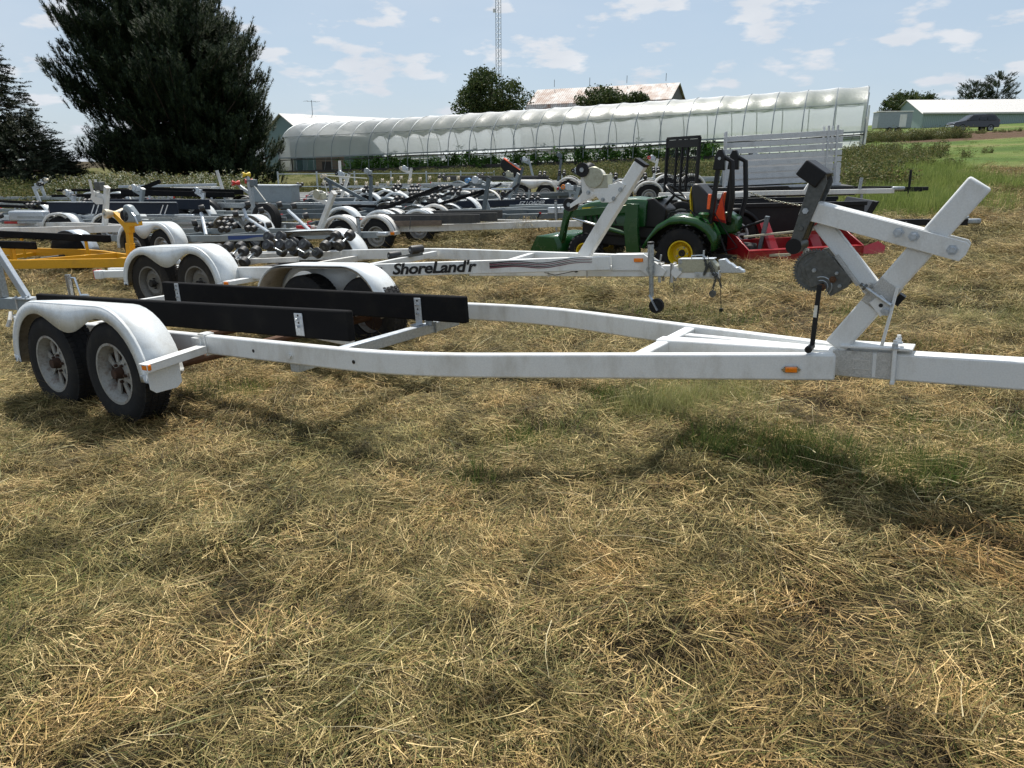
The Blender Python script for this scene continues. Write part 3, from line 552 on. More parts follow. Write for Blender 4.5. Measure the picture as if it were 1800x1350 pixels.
for k, (t, w_, nb_) in enumerate(((7.0, 3.5, 2), (9.2, 3.5, 3))):
    b = MB()
    for j in range(nb_): b.box((j*.75, 0, .35), (.7, .8, .6+.1*(j % 2)))
    o = b.build('supply_sack', M['bag'], None, .08); o.location = gp(t, w_, .1); o.rotation_euler.z = math.atan2(axn.y, axn.x)
    tag(o, ('left pallet of white sacks inside the greenhouse', 'right pallet of white sacks inside the greenhouse')[k], 'sacks')
r2 = empty('work_shed', tuple(gp(3.3, 2.6, 0)), (0, 0, math.atan2(axn.y, axn.x)), 'brown wooden crate box standing inside the left end of the greenhouse', 'crate')
for j in range(6): MB().box((0, -.5, .25+j*.25), (2.2, .04, .23)).build('plank', M['wood'], r2)
for sx in (-1.1, 1.1): MB().box((sx, 0, .8), (.05, 1.0, 1.6)).build('side_panel', M['wood'], r2)
MB().box((0, -.55, .6), (.9, .03, .8)).build('dark_opening_panel', M['dkwood'], r2)  # dark panel laid on the planks, paints the shade of an opening
# ------------------------------------------------------------------ buildings
def metal_sheet(name, col, col2, scale=2.2, rough=.5, dirt=None):
    m, n, l, p = nodes(name); t = n.new('ShaderNodeTexCoord'); w_ = n.new('ShaderNodeTexWave'); w_.inputs['Scale'].default_value = scale; w_.bands_direction = 'X'; l.new(t.outputs['Object'], w_.inputs[0])
    c = ramp(n, l, w_.outputs['Fac'], [(.55, col), (.95, col2)])
    if dirt: c = mixc(n, l, ramp(n, l, noi(n, l, t.outputs['Object'], .6, 9, .7), [(.42, (0, 0, 0)), (.58, (.95, .95, .95))]), c, dirt)
    l.new(c, p.inputs['Base Color']); p.inputs['Roughness'].default_value = rough
    bb = n.new('ShaderNodeBump'); bb.inputs['Strength'].default_value = .6; bb.inputs['Distance'].default_value = .04; l.new(w_.outputs['Fac'], bb.inputs['Height']); l.new(bb.outputs[0], p.inputs['Normal']); return m
M['roofw'] = metal_sheet('pale_metal_roof', (.42, .41, .39), (.52, .51, .49)); M['teal'] = metal_sheet('teal_metal_cladding', (.095, .17, .17), (.075, .14, .14))
M['barnroof'] = metal_sheet('rusting_barn_roof', (.46, .44, .42), (.36, .34, .32), .9, .6, (.19, .09, .05)); M['barnwood'] = metal_sheet('dark_barn_boards', (.05, .04, .035), (.03, .025, .02), 3)
M['teal2'] = metal_sheet('grey_green_cladding', (.24, .31, .30), (.19, .25, .245), 1.3)
def gable(name, loc, rz, Ln, Wd, hw, hr, wall, roof, label, cat, gambrel=False, drop=0):
    r = empty(name, loc, (0, 0, rz), label, cat)
    prof = [(-Wd/2, hw), (0, hr), (Wd/2, hw)] if not gambrel else [(-Wd/2, hw), (-Wd/2*.62, hw+(hr-hw)*.62), (0, hr), (Wd/2*.62, hw+(hr-hw)*.62), (Wd/2, hw)]
    for sx in (0, Ln):
        b = MB(); b.plate([(-Wd/2, -2)]+prof+[(Wd/2, -2)], (sx, 0, 0), (0, 1, 0), (0, 0, 1), .12); b.build('gable_wall', wall, r)
    for sy in (-1, 1): b = MB(); b.box((Ln/2, sy*(Wd/2-.07), hw/2-1), (Ln-.13, .12, hw+2)); b.build('side_wall', wall, r)
    for i in range(len(prof)-1):
        (y0, z0), (y1, z1) = prof[i], prof[i+1]; dy, dz = y1-y0, z1-z0; k = math.hypot(dy, dz)
        e0 = .35 if i == 0 else 0; e1 = .35 if i == len(prof)-2 else 0
        a = (y0-dy/k*e0, z0-dz/k*e0); c = (y1+dy/k*e1, z1+dz/k*e1)
        b = MB(); vs = [(-.3, a[0], a[1]+.06), (Ln+.3, a[0], a[1]+.06), (Ln+.3, c[0], c[1]+.06), (-.3, c[0], c[1]+.06)]
        b.add(vs+[(q[0], q[1], q[2]+.08) for q in vs], [(3,2,1,0), (4,5,6,7), (0,1,5,4), (1,2,6,5), (2,3,7,6), (3,0,4,7)]); b.build('roof', roof, r)
    return r
barn = gable('barn', (4.0, 116.5, 1.0), math.atan2(-11.0, 19.5), 21.0, 11, 4.6, 10.6, M['barnwood'], M['barnroof'], 'old barn with rusty gambrel roof rising behind the greenhouse', 'barn', True)
for k in range(4): MB().tube([(2.5+k*5.6, 0, 11.0), (2.5+k*5.6, 0, 12.0)], .035, 5).build('lightning_rod', M['dark'], barn)
gable('teal_shed', (-20.6, 70, .6), R(42), 14, 8.5, 3.2, 5.0, M['teal'], M['roofw'], 'teal metal building with a pale roof beside the pines', 'building')
ts = bpy.data.objects['teal_shed']
an = MB(); an.tube([(3, 0, 5.1), (3, 0, 6.4)], .03, 5); an.tube([(2.3, 0, 6.3), (3.7, .2, 6.3)], .015, 4)
for k in range(4): an.tube([(2.4+k*.4, -.45, 6.3), (2.4+k*.4, .45, 6.3)], .012, 4)
an.build('tv_antenna', M['ribb'], ts)
lb = gable('long_shed', (57.5, 114, 5.4), R(-6), 60, 12, 2.5, 4.6, M['teal2'], M['roofw'], 'long low grey green metal building at the top of the slope', 'building')
MB().box((30, -6.25, 2.55), (60.4, .12, .22)).build('gutter', M['roofw'], lb)
# box camper next to it
rc = empty('box_trailer', P(41.9, 86), (0, 0, R(-8)), 'pale grey box trailer parked left of the long low building', 'trailer')
MB().box((0, 0, 1.45), (3.5, 2.0, 1.7)).build('body', M['lgrey'], rc, .08); MB().box((0, 0, 2.34), (3.6, 2.1, .10)).build('roof', M['white2'], rc, .03)
MB().box((.8, -1.02, 1.4), (.7, .03, 1.3)).build('door', M['white2'], rc)
for sx in (-.5, .4): MB().lathe((sx, -1.12, .36), (0, 1, 0), [(0, .2), (0, .36), (.2, .36)], 16).build('wheel', M['rubber'], rc)
# radio mast
rm = empty('radio_mast', P(-1.55, 92), (0, 0, 0), 'tall thin lattice radio mast running out of the top of the frame', 'mast'); Hm = 34; wm = .34
cor = [(wm*math.cos(a), wm*math.sin(a)) for a in (R(90), R(210), R(330))]
for cx, cy in cor: MB().tube([(cx, cy, 0), (cx, cy, Hm)], .035, 5).build('leg', M['lgrey'], rm)
b = MB(); k = 0
for z_ in np.arange(.3, Hm-1, .55):
    for i in range(3):
        a, c = cor[i], cor[(i+1) % 3]; b.tube([(*a, z_), (*c, z_+.55)], .016, 3, False); b.tube([(*a, z_), (*c, z_)], .014, 3, False)
o = b.build('lattice', M['lgrey'], rm); o['kind'] = 'stuff'
MB().box((-.45, 0, 17.0), (.3, .25, .35)).build('dish', M['white2'], rm)
# chain-link style rail fence and posts behind the trailers
rf = empty('rail_fence', P(-9.5, 31), (0, 0, 0), 'low galvanised pipe fence in the weeds behind the trailers', 'fence')
for k in range(7):
    x_ = -9.5+k*1.45; MB().tube([(k*1.45, k*.5, -.3+G(x_, 31)-G(-9.5, 31)), (k*1.45, k*.5, .95)], .035, 6).build('post', M['galvw'], rf)
for zz in (.35, .85): MB().tube([(0, 0, zz), (8.7, 3.0, zz)], .022, 6).build('rail', M['galvw'], rf)
for k, (x_, y_, lean, hh, lbl) in enumerate(((-8.55, 22.9, -.28, 1.35, 'white plastic guide pole leaning left behind the grey toolbox trailer'), (-5.75, 25.6, 0, 1.5, 'upright white guide pole standing in the weeds'))):
    o = MB().tube([(0, 0, 0), (lean, 0, hh)], .05, 8).build('guide_pole', M['white2']); o.location = P(x_, y_); tag(o, lbl, 'pole')
# ------------------------------------------------------------------ trailer parts
def root_at(name, x, y, phi, tau, label, z=None, group='trailers parked in the mown field', cat='trailer'):
    return empty(name, (x, y, G(x, y) if z is None else z), (0, -tau, -phi), label, cat, group)
_wheels = {}
M['rustd'] = mat('rusty_hub_and_gap_shade', (.045, .022, .013), .9, dirt=(.12, .05, .02), dirt_amt=.6, dscale=20)
def wheel(parent, c, side, Rt=.33, wt=.20, rr=.19, style='spoke', tyre='rubber', rimm='rim', spin=0.):
    """side -1: outer face toward -y. thing > wheel(tyre) > rim, hub"""
    key = (Rt, wt, rr, style, tyre, rimm)
    if key not in _wheels:
        b = MB(); sh = Rt*.78; q = rr-.012
        b.lathe((0, 0, 0), (0, 1, 0), [(-wt*.34, q), (-wt*.44, q+.015), (-wt*.5, (q+Rt)/2), (-wt*.47, Rt*.93), (-wt*.40, Rt*.985), (-wt*.2, Rt), (wt*.2, Rt), (wt*.40, Rt*.985), (wt*.47, Rt*.93), (wt*.5, (q+Rt)/2), (wt*.44, q+.015), (wt*.34, q)], 56, False)
        if Rt > .3:
            for k in range(56):      # tread blocks
                a = 2*math.pi*k/56
                for j, yy in enumerate((-.36, -.12, .12, .36)):
                    aa = a+(.05 if j % 2 else 0); rot = Matrix.Rotation(aa, 3, 'Y'); b.box(rot @ Vector((0, yy*wt*.93, Rt-.001)), (Rt*.085, wt*.17, .008), rot)
        t = b.mesh('tyre'); t.materials.append(M[tyre])
        b = MB(); b.lathe((0, 0, 0), (0, 1, 0), [(-wt*.40, rr+.006), (-wt*.46, rr+.012), (-wt*.46, rr-.004), (-wt*.36, rr-.010), (-wt*.30, rr*.90), (-wt*.05, rr*.86), (wt*.3, rr*.9)], 40, False)
        if style == 'spoke':
            yd = -wt*.20; b.lathe((0, yd, 0), (0, 1, 0), [(0, .01), (-.004, rr*.20), (-.004, rr*.36), (.012, rr*.42)], 24, False)
            for k in range(8):
                a = 2*math.pi*k/8; ca, sa = math.cos(a), math.sin(a); p0 = Vector((ca*rr*.36, yd-.002, sa*rr*.36)); p1 = Vector((ca*rr*.89, yd+.012, sa*rr*.89)); b.bar(p0, p1, rr*.14, .010, up=(0, 1, 0), w1=rr*.28)
        else:
            yd = -wt*.16; b.lathe((0, yd, 0), (0, 1, 0), [(.02, rr*.88), (-.004, rr*.72), (-.012, rr*.6), (.004, rr*.42), (-.002, .01)], 32, False)
            for k in range(8):
                a = 2*math.pi*k/8; b.lathe((math.cos(a)*rr*.68, yd-.012, math.sin(a)*rr*.68), (0, 1, 0), [(0, .012), (.01, .014)], 8)
        r_ = b.mesh('rim'); r_.materials.append(M[rimm])
        b = MB(); yd = -wt*.20; b.lathe((0, yd, 0), (0, 1, 0), [(-.055, .008), (-.055, rr*.16), (-.02, rr*.2), (0, rr*.21)], 18)
        for k in range(5): a = 2*math.pi*k/5+.3; b.lathe((math.cos(a)*rr*.30, yd, math.sin(a)*rr*.30), (0, 1, 0), [(-.022, .009), (0, .011)], 8)
        if style == 'spoke': b.lathe((0, -wt*.06, 0), (0, 1, 0), [(0, .01), (0, rr*.87), (.01, .01)], 24)  # dark backing disc, paints the shade seen between the spokes
        h_ = b.mesh('hub'); h_.materials.append(M['rustd' if style == 'spoke' else 'dark'])
        _wheels[key] = (t, r_, h_)
    t, r_, h_ = _wheels[key]
    o = link('wheel', t, None, parent); o.location = c; o.rotation_euler = (0, spin, math.pi if side > 0 else 0)
    link('rim', r_, None, o); link('hub', h_, None, o); return o
def tandem_fender(parent, s, Rt, b_out, wid, side, top, m='fiber', ext=.43, drop=True, lipm=None, bot=.30, deep=None, nm='fender', xo=0.0, inz=.009):
    """one piece double-wheel fender with a pointed apron between the wheels"""
    Ro = ext; hc = top-Ro; a0 = s/2; out_ = []
    out_.append((-a0-Ro, bot))
    for i in range(11): t = math.pi-math.pi/2*i/10; out_.append((-a0+Ro*math.cos(t), hc+Ro*math.sin(t)))
    for i in range(11): t = math.pi/2-math.pi/2*i/10; out_.append((a0+Ro*math.cos(t), hc+Ro*math.sin(t)))
    out_.append((a0+Ro, bot))
    # resample outer and give an inner edge for each
    inn = []; Ri = Ro-.075
    for (a, z) in out_:
        if a < -a0: inn.append((-a0+(a+a0)*Ri/Ro, hc+(z-hc)*Ri/Ro if z > hc else z))
        elif a > a0: inn.append((a0+(a-a0)*Ri/Ro, hc+(z-hc)*Ri/Ro if z > hc else z))
        else: inn.append((a, z-.075))
    yo = side*b_out; yi = side*(b_out-wid); b = MB()
    mids = 15 if drop else 2     # apron across the middle
    li = [i for i, q in enumerate(out_) if q[0] <= -a0+1e-6][-1]
    A = out_[:li+1]+[(-a0+2*a0*k/(mids+1), top) for k in range(1, mids+1)]+out_[li+1:]
    apr = lambda t: top-.075-((Rt*.62) if drop else 0)*(.5+.5*math.cos(math.pi*min(1, abs(2*t-1)*1.05)))**.85
    B = inn[:li+1]+[(-a0+2*a0*k/(mids+1), apr(k/(mids+1))) for k in range(1, mids+1)]+inn[li+1:]
    b.band([(x+xo, yo, z) for x, z in A], [(x+xo, yo, z) for x, z in B])
    r_ = .022
    b.band([(x+xo, yo, z) for x, z in A], [(x+xo, yo-side*r_, z+(.009 if z > hc else 0)) for x, z in A])
    b.band([(x+xo, yo-side*r_, z+(.009 if z > hc else 0)) for x, z in A], [(x+xo, yi, z+(inz if z > hc else 0)) for x, z in A])
    o = b.build(nm, M[m], parent, 0, .006, ang=50)
    b = MB(); b.band([(x*.994+xo, yo-side*.012, z-.012) for x, z in A], [(x*.994+xo, yi+side*.004, z-.012+(inz-.009 if z > hc else 0)) for x, z in A]); u = b.build('lining', M['under'], o, 0, .004)
    return o
def round_fender(parent, ca, cz, rad, y0, y1, m='fiber', a0=8, a1=172, side_plate=None, ridge=False, nm='fender'):
    b = MB(); k = 14; pts = [(ca+rad*math.cos(R(a0+(a1-a0)*i/k)), cz+rad*math.sin(R(a0+(a1-a0)*i/k))) for i in range(k+1)]
    b.band([(x, y0, z) for x, z in pts], [(x, y1, z) for x, z in pts])
    b.band([(x, y0, z) for x, z in pts], [(ca+(x-ca)*.86, y0, cz+(z-cz)*.86) for x, z in pts])
    o = b.build(nm, M[m], parent, 0, .008, ang=50)
    if ridge: b = MB(); ym = y0*.75+y1*.25; b.tube([(ca+(x-ca)*1.015, ym, cz+(z-cz)*1.015) for x, z in pts], .010, 5); b.build('ridge', M['grey'], o)
    if side_plate: b = MB(); b.add([(x, y1, z) for x, z in pts], [tuple(range(k+1))]); b.build('inner_plate', M[side_plate], o, 0, .006)
    return o
def bunk(parent, p0, p1, h=.19, w=.055, m='carpet', round_end=False):
    p0 = Vector(p0); p1 = Vector(p1); d = (p1-p0).normalized(); b = MB()
    b.path([p0, p0.lerp(p1, .33)+Vector((0, 0, -.004)), p0.lerp(p1, .66)+Vector((0, 0, -.003)), p1-d*.10, p1], w, h)
    o = b.build('bunk', M[m], parent, .012); return o
def bolt(parent, c, r=.014, ln=.014, ax=(0, 1, 0), m='chrome'):
    b = MB(); b.lathe(c, ax, [(-ln*.2, r*1.9), (0, r*1.9), (0, r*1.1), (ln, r*1.1)], 6); return b.build('bolt', M[m], parent)
def lamp(parent, c, d, m='amber', base='chrome'):
    o = MB().box(c, d).build('marker_light', M[m], parent, min(d)*.25)
    if base: MB().box((c[0], c[1]-math.copysign(d[1]*.45, c[1])*0+ (d[1]*.4 if c[1] < 0 else -d[1]*.4), c[2]), (d[0]*1.35, d[1]*.35, d[2]*1.15)).build('lamp_base', M[base], o)
    return o
def bowroller(parent, c, r=.055, ln=.12, m='wroller', ax=(0, 1, 0), cone=True, hubm='galv'):
    L_ = ln/2; prof = [(-L_, r*.3), (-L_, r), (-L_*.75, r), (-L_*.1, r*.5), (L_*.1, r*.5), (L_*.75, r), (L_, r), (L_, r*.3)] if cone else [(-L_, r*.35), (-L_, r*.93), (-L_*.86, r), (L_*.86, r), (L_, r*.93), (L_, r*.35)]
    b = MB(); b.lathe(c, ax, prof, 18); o = b.build('roller', M[m], parent)
    b = MB(); b.lathe(c, ax, [(-L_*1.12, r*.25), (-L_*1.12, r*.32), (L_*1.12, r*.32), (L_*1.12, r*.25)], 10); b.build('spindle', M[hubm], o); return o
def text_mesh(txt, size, shear=0., ext=.0015, off=0.006, sx=1.):
    cu = bpy.data.curves.new('lettering', 'FONT'); cu.body = txt; cu.size = size; cu.shear = shear; cu.extrude = ext; cu.offset = off*size; cu.align_x = 'LEFT'; cu.space_character = .95; cu.resolution_u = 3
    o = bpy.data.objects.new('tmp', cu); COL.objects.link(o); bpy.context.view_layer.update(); me = bpy.data.meshes.new_from_object(o.evaluated_get(bpy.context.evaluated_depsgraph_get()))
    bpy.data.objects.remove(o); me.name = 'lettering'; me.transform(Matrix.Scale(sx, 4, (1, 0, 0))); return me
# text standing on a face that looks to -y: local x along a, text y up -> rotate 90 about x
def decal_text(parent, txt, c, size, yaw=0, roll=0, m='black', shear=.25, off=.02, sx=1.):
    me = text_mesh(txt, size, shear, .0012, off, sx); me.materials.clear(); o = link('lettering', me, M[m], parent); o.location = c; o.rotation_euler = (Matrix.Rotation(yaw, 3, 'Z') @ Matrix.Rotation(-roll, 3, 'Y') @ Matrix.Rotation(R(90), 3, 'X')).to_euler(); return o
def hand_winch(parent, c, r=.10, m='zincy', dm='zincy', boxd=(.17, .14, .14), strap=True):
    w_ = MB().box(c, boxd).build('winch', M[m], parent, .006)
    MB().lathe((c[0]-boxd[0]*.45, c[1]-boxd[1]*.62, c[2]+boxd[2]*.35), (0, 1, 0), [(0, .01), (0, r*.94), (.008, r), (.018, r), (.018, .01)], 30).build('drive_gear', M[dm], w_)
    MB().lathe((c[0]-boxd[0]*.45, c[1]+boxd[1]*.05, c[2]+boxd[2]*.35), (0, 1, 0), [(-.05, .01), (-.05, r*.8), (.05, r*.8), (.05, .01)], 24).build('strap_drum', M['sticker' if strap else 'steel'], w_)
    return w_
def swivel_jack(parent, c, h0=.0, h1=.75, m='galv', wheelr=.075):
    j = MB().tube([(c[0], c[1], h0+.16), (c[0], c[1], h0+.42)], .022, 10).build('jack', M[m], parent)
    MB().tube([(c[0], c[1], h0+.38), (c[0], c[1], h1)], .030, 12).build('jack_tube', M[m], j)
    MB().lathe((c[0], c[1], h1), (0, 0, 1), [(0, .034), (.02, .034), (.025, .02)], 12).build('cap', M['blackp'], j)
    b = MB(); b.lathe((c[0]+.05, c[1], h0+wheelr), (0, 1, 0), [(-.025, .02), (-.025, wheelr), (.025, wheelr), (.025, .02)], 16); b.build('jack_wheel', M['rubber'], j)
    b = MB(); b.bar((c[0]-.01, c[1]-.03, h0+.18), (c[0]+.07, c[1]-.03, h0+.03), .006, .06, up=(0, 1, 0)); b.build('bracket', M['galvw'], j)
    MB().tube([(c[0]+.03, c[1], h1-.15), (c[0]+.09, c[1], h1-.16), (c[0]+.10, c[1], h1-.10)], .010, 6).build('crank', M['galv'], j); return j
# ------------------------------------------------------------------ 1. the near white trailer
T1 = root_at('boat_trailer', -2.2306+.34*math.sin(.0652)*math.cos(.5781), 5.835-.34*math.sin(.0652)*math.sin(.5781), .5781, .0652, 'long white tandem axle boat trailer filling the foreground with black carpeted bunks', z=.34-.34*math.cos(.0652))
T1.rotation_euler = (0, -.0652, -.5781)
zt, hh = .529, .127
def bendpath(w0, w1, z, a0=-1.9, ab=2.48, a1=4.53, sgn=1, zn=.0):
    pts = [(a0, sgn*w0, z)]; s_ = (w1-w0)/(a1-ab)
    for k in range(9):
        t = -1+2*k/8; r_ = .42; a = ab+t*r_; bb = w0+s_*r_*((t+1)**2)/4; pts.append((a, sgn*bb, z))
    pts.append((a1, sgn*w1, z+zn)); return pts
for sg, w1 in ((-1, .085), (1, .125)):
    fr_ = MB().path(bendpath(.792, w1, zt-hh/2, sgn=sg, zn=.004), .056, hh).build('frame_rail', M['white'], T1, .011)
# tongue and the members between the rails
tg = MB().bar((3.62, .02, zt-.012-hh/2+.012), (6.9, .02, zt-hh/2+.018), .098, hh).build('tongue', M['white'], T1, .011)
MB().bar((3.66, -.345, zt-.052), (3.66, .385, zt-.052), .07, .085).build('cross_member', M['white'], T1, .008)
MB().bar((3.70, .23, zt-.055), (4.45, .12, zt-.055), .05, .08).build('cross_member', M['white'], T1, .008)
MB().bar((1.62, -.80, .385), (1.62, .80, .385), .075, .075).build('cross_member', M['galvw'], T1, .006)
MB().bar((-1.35, -.80, .40), (-1.35, .80, .40), .075, .075).build('cross_member', M['white'], T1, .006)
MB().bar((-1.85, -.80, .45), (-1.85, .80, .45), .06, .12).build('cross_member', M['white'], T1, .006)
MB().bar((.35, .3, .335), (1.15, .12, .33), .09, .06).build('axle_hanger', M['white'], T1, .006)
for a_ in (-.404, .404):
    MB().tube([(a_, -1.1, .30), (a_, 1.1, .30)], .032, 10).build('axle', M['rust'], T1)
    for sg in (-1, 1):
        b = MB()
        for q in range(3): b.path([(a_-.3+q*.06, sg*.90, .40-.02*q), (a_, sg*.90, .33-.013*q), (a_+.3-q*.06, sg*.90, .40-.02*q)], .045, .008)
        b.build('leaf_spring', M['rust'], T1)
for sg in (-1, 1): MB().box((0, sg*.9, .39), (.16, .05, .10)).build('hanger', M['rust'], T1)
for sg in (-1, 1):
    for a_ in (-.404, .404): wheel(T1, (a_, sg*1.155, .332), sg, .333, .205, .193, 'spoke', 'rubber', 'rim', rng.uniform(0, 1))
fn = tandem_fender(T1, .81, .18, 1.285, .30, -1, .775, 'fiber', .45, bot=.38, xo=.0, inz=-.032)
for o_ in (fn, *fn.children): o_.data.transform(Matrix(((1, -.30, 0, -.30*1.285), (0, 1, 0, 0), (0, 0, 1, 0), (0, 0, 0, 1))))
tandem_fender(T1, .81, .333, 1.245, .30, 1, .765, 'fiber', .42, bot=.34, xo=-.13)
# rounded lower front and rear skirts, step bracket with lamp
for (a_, z_) in ((.892, .40), (-.822, .40)):
    k = 1 if a_ > 0 else -1
    if a_ > 0: MB().plate([(-.145, .16), (-.145, .03), (-.11, 0), (.03, 0), (.07, .03), (.07, .16)], (.862, -1.14, .255), (0, 1, 0), (0, 0, 1), .006).build('skirt', M['fiber'], fn, .002)
st = MB().add([(.90, -1.35, .458), (.99, -1.35, .458), (.83, -.84, .458), (.74, -.84, .458), (.90, -1.35, .466), (.99, -1.35, .466), (.83, -.84, .466), (.74, -.84, .466)], [(3,2,1,0), (4,5,6,7), (0,1,5,4), (1,2,6,5), (2,3,7,6), (3,0,4,7)]).build('step_bracket', M['white'], T1, .002)
MB().bar((.985, -1.35, .44), (.825, -.84, .44), .006, .05).build('lip', M['white'], st, .002)
MB().box((.72, -.80, .46), (.10, .08, .10)).build('gusset', M['white'], st, .003)
lamp(T1, (.955, -1.335, .445), (.07, .025, .035), 'amber', None)
def collar(a_, yc=-.792, z=zt-hh/2, w_=.056): 
    b = MB()
    for dz in (-.5, .5): b.bar((a_, yc-w_*.62, z+dz*hh*1.06), (a_, yc+w_*.62, z+dz*hh*1.06), .012, .010)
    for dy in (-.60, .60): b.bar((a_, yc+dy*w_, z-hh*.56), (a_, yc+dy*w_, z+hh*.56), .012, .008, up=(1, 0, 0))
    return b
collar(.80).build('clamp_strap', M['white'], T1, .003); MB().bar((.76, -.83, zt+.006), (.76, -.755, zt+.006), .05, .012).build('clamp_strap', M['white'], T1, .003)
# holes, bolts
for a_, z_ in ((1.28, .46), (2.15, .46)): MB().lathe((a_, -.8212, z_), (0, 1, 0), [(0, .011), (.003, .011)], 14).build('hole', M['black'], T1)
MB().lathe((1.83, .766, .455), (0, -1, 0), [(0, .011), (.004, .011)], 14)
MB().lathe((2.25, .7625, .47), (0, 1, 0), [(0, .012), (-.0025, .012)], 14).build('hole', M['black'], T1)
bolt(T1, (1.62, -.822, .455), .016, -.012, m='white')
# bunks with their brackets
bunk(T1, (-1.62, .43, .575), (2.02, .43, .545), .19, .055); bunk(T1, (-1.98, -.545, .59), (1.88, -.545, .60), .19, .055)
def bracket(a_, y_, z0_, z1_, foot=True, w_=.062):
    o = MB().bar((a_, y_, z0_), (a_, y_, z1_), w_, .006, up=(0, 1, 0)).build('bunk_bracket', M['galvw'], T1, .002)
    for k in range(4): MB().lathe((a_, y_-.0035, z0_+(z1_-z0_)*(.42+.16*k)), (0, 1, 0), [(0, .007), (-.002, .007)] if k % 2 else [(0, .009), (-.022, .007)], 8).build('bolt_hole' if k % 2 else 'bolt', M['black' if k % 2 else 'chrome'], o)
    if foot: MB().box((a_, y_-.03, z0_+.003), (.075, .07, .006)).build('foot', M['galvw'], o)
bracket(1.60, .397, .425, .62); bracket(1.45, -.578, .52, .665, False, .075); bracket(-1.37, .397, .44, .66); 
MB().bar((1.67, .43, .41), (1.67, .43, .56), .012, .06, up=(1, 0, 0)).build('bunk_bracket', M['galv'], T1)
b = MB()
for dy in (-.042, .042): b.bar((1.62+dy*1.1, .5, .425), (1.62+dy*1.1, .5, .345), .010, .010, up=(0, 1, 0))
b.bar((1.565, .5, .427), (1.675, .5, .427), .012, .01); b.build('u_bolt', M['galv'], T1)
# winch stand (measured in the stand's own plane)
Y0_ = .02
def pl(a, z, y=Y0_): return (a, y, z)
post = MB().bar(pl(4.513, .545), pl(5.03, 1.268), .10, .098, up=(0, 1, 0)).build('winch_post', M['white'], T1, .010)
b = MB(); b.bar(pl(4.69, .79), pl(4.765, .895), .104, .103, up=(0, 1, 0))
MB().bar(pl(4.655, .742), pl(4.735, .853), .1035, .1015, up=(0, 1, 0)).build('wear_band', M['grime'], post, .006)
bp_ = MB().box((4.69, .02, .557), (.30, .125, .012)).build('base_plate', M['white'], post, .003)
for sy in (-.045, .085):
    MB().tube([(4.77, sy, .40), (4.77, sy, .60)], .009, 8).build('u_bolt', M['white'], post)
    MB().lathe((4.77, sy, .563), (0, 0, 1), [(0, .020), (.004, .020), (.004, .014), (.022, .014), (.022, .008)], 6).build('nut', M['galvw'], post)
MB().bar((4.77, -.06, .405), (4.77, .10, .405), .018, .012).build('u_bolt', M['white'], post)
MB().tube([(4.715, -.04, .57), (4.738, -.045, .70), (4.76, -.04, .835)], .0075, 8).build('stay_rod', M['white'], post)
MB().box((4.595, -.0315, zt-hh/2+.01), (.17, .004, hh*.96)).build('tongue_sleeve', M['grime'], tg, .001)
MB().box((4.735, -.0315, zt-hh/2+.012), (.075, .004, hh*.96)).build('tongue_sleeve', M['grime'], tg, .001)
b = MB()
for (x0, x1, z0, z1) in ((4.60, 4.67, .495, .498), (4.60, 4.67, .452, .455), (4.60, 4.602, .452, .498), (4.668, 4.67, .452, .498)): b.box(((x0+x1)/2, -.0345, (z0+z1)/2), (x1-x0, .002, z1-z0))
b.build('plate_outline', M['white2'], tg)
# upper channel arm: two flat plates either side of the post
def armplate(y): 
    p0 = Vector((4.372, 0, 1.178)); p1 = Vector((4.965, 0, 1.0)); d = (p1-p0).normalized(); u = Vector((-d.z, 0, d.x)); ln = (p1-p0).length; hw = .042
    poly = [(-.035, -hw*.7), (-.02, -hw), (ln+.03, -hw), (ln+.045, -hw*.2), (ln+.045, hw*.7), (ln+.03, hw), (-.01, hw), (-.035, hw*.6)]
    return MB().plate(poly, (p0.x, y, p0.z), d, u, .008)
for y in (-.042, .082): armplate(y).build('arm_plate', M['white'], post, .003)
MB().bar((4.37, .02, 1.222), (4.86, .02, 1.075), .124, .006).build('arm_web', M['white'], post, .002)
for (a, z) in ((4.362, 1.178), (4.748, 1.075), (4.808, 1.057), (4.955, 1.0)): bolt(post, (a, -.047, z), .0125, -.014, m='galvw')
MB().tube([(4.362, -.05, 1.178), (4.362, .09, 1.178)], .008, 8).build('pin', M['galv'], post)
# brace
br = MB().bar((4.415, .02, 1.125), (4.715, .02, .745), .075, .055, up=(0, 1, 0)).build('brace', M['white'], post, .006)
MB().plate([(-.03, -.03), (.03, -.03), (.035, 0), (.03, .05), (-.03, .05)], (4.705, -.04, .745), (Vector((4.715, 0, .745))-Vector((4.415, 0, 1.125))).cross(Vector((0, 1, 0))), (Vector((4.415, 0, 1.125))-Vector((4.715, 0, .745))), .007).build('foot_plate', M['white'], br, .002)
bolt(br, (4.722, -.046, .73), .012, -.012, m='galvw'); MB().lathe((4.700, -.0445, .755), (0, -1, 0), [(0, .009), (.002, .009)], 12).build('hole', M['black'], br)
MB().box((4.765, .02, .775), (.03, .05, .05), Matrix.Rotation(.6, 3, 'Y')).build('rubber_block', M['blackp'], br)
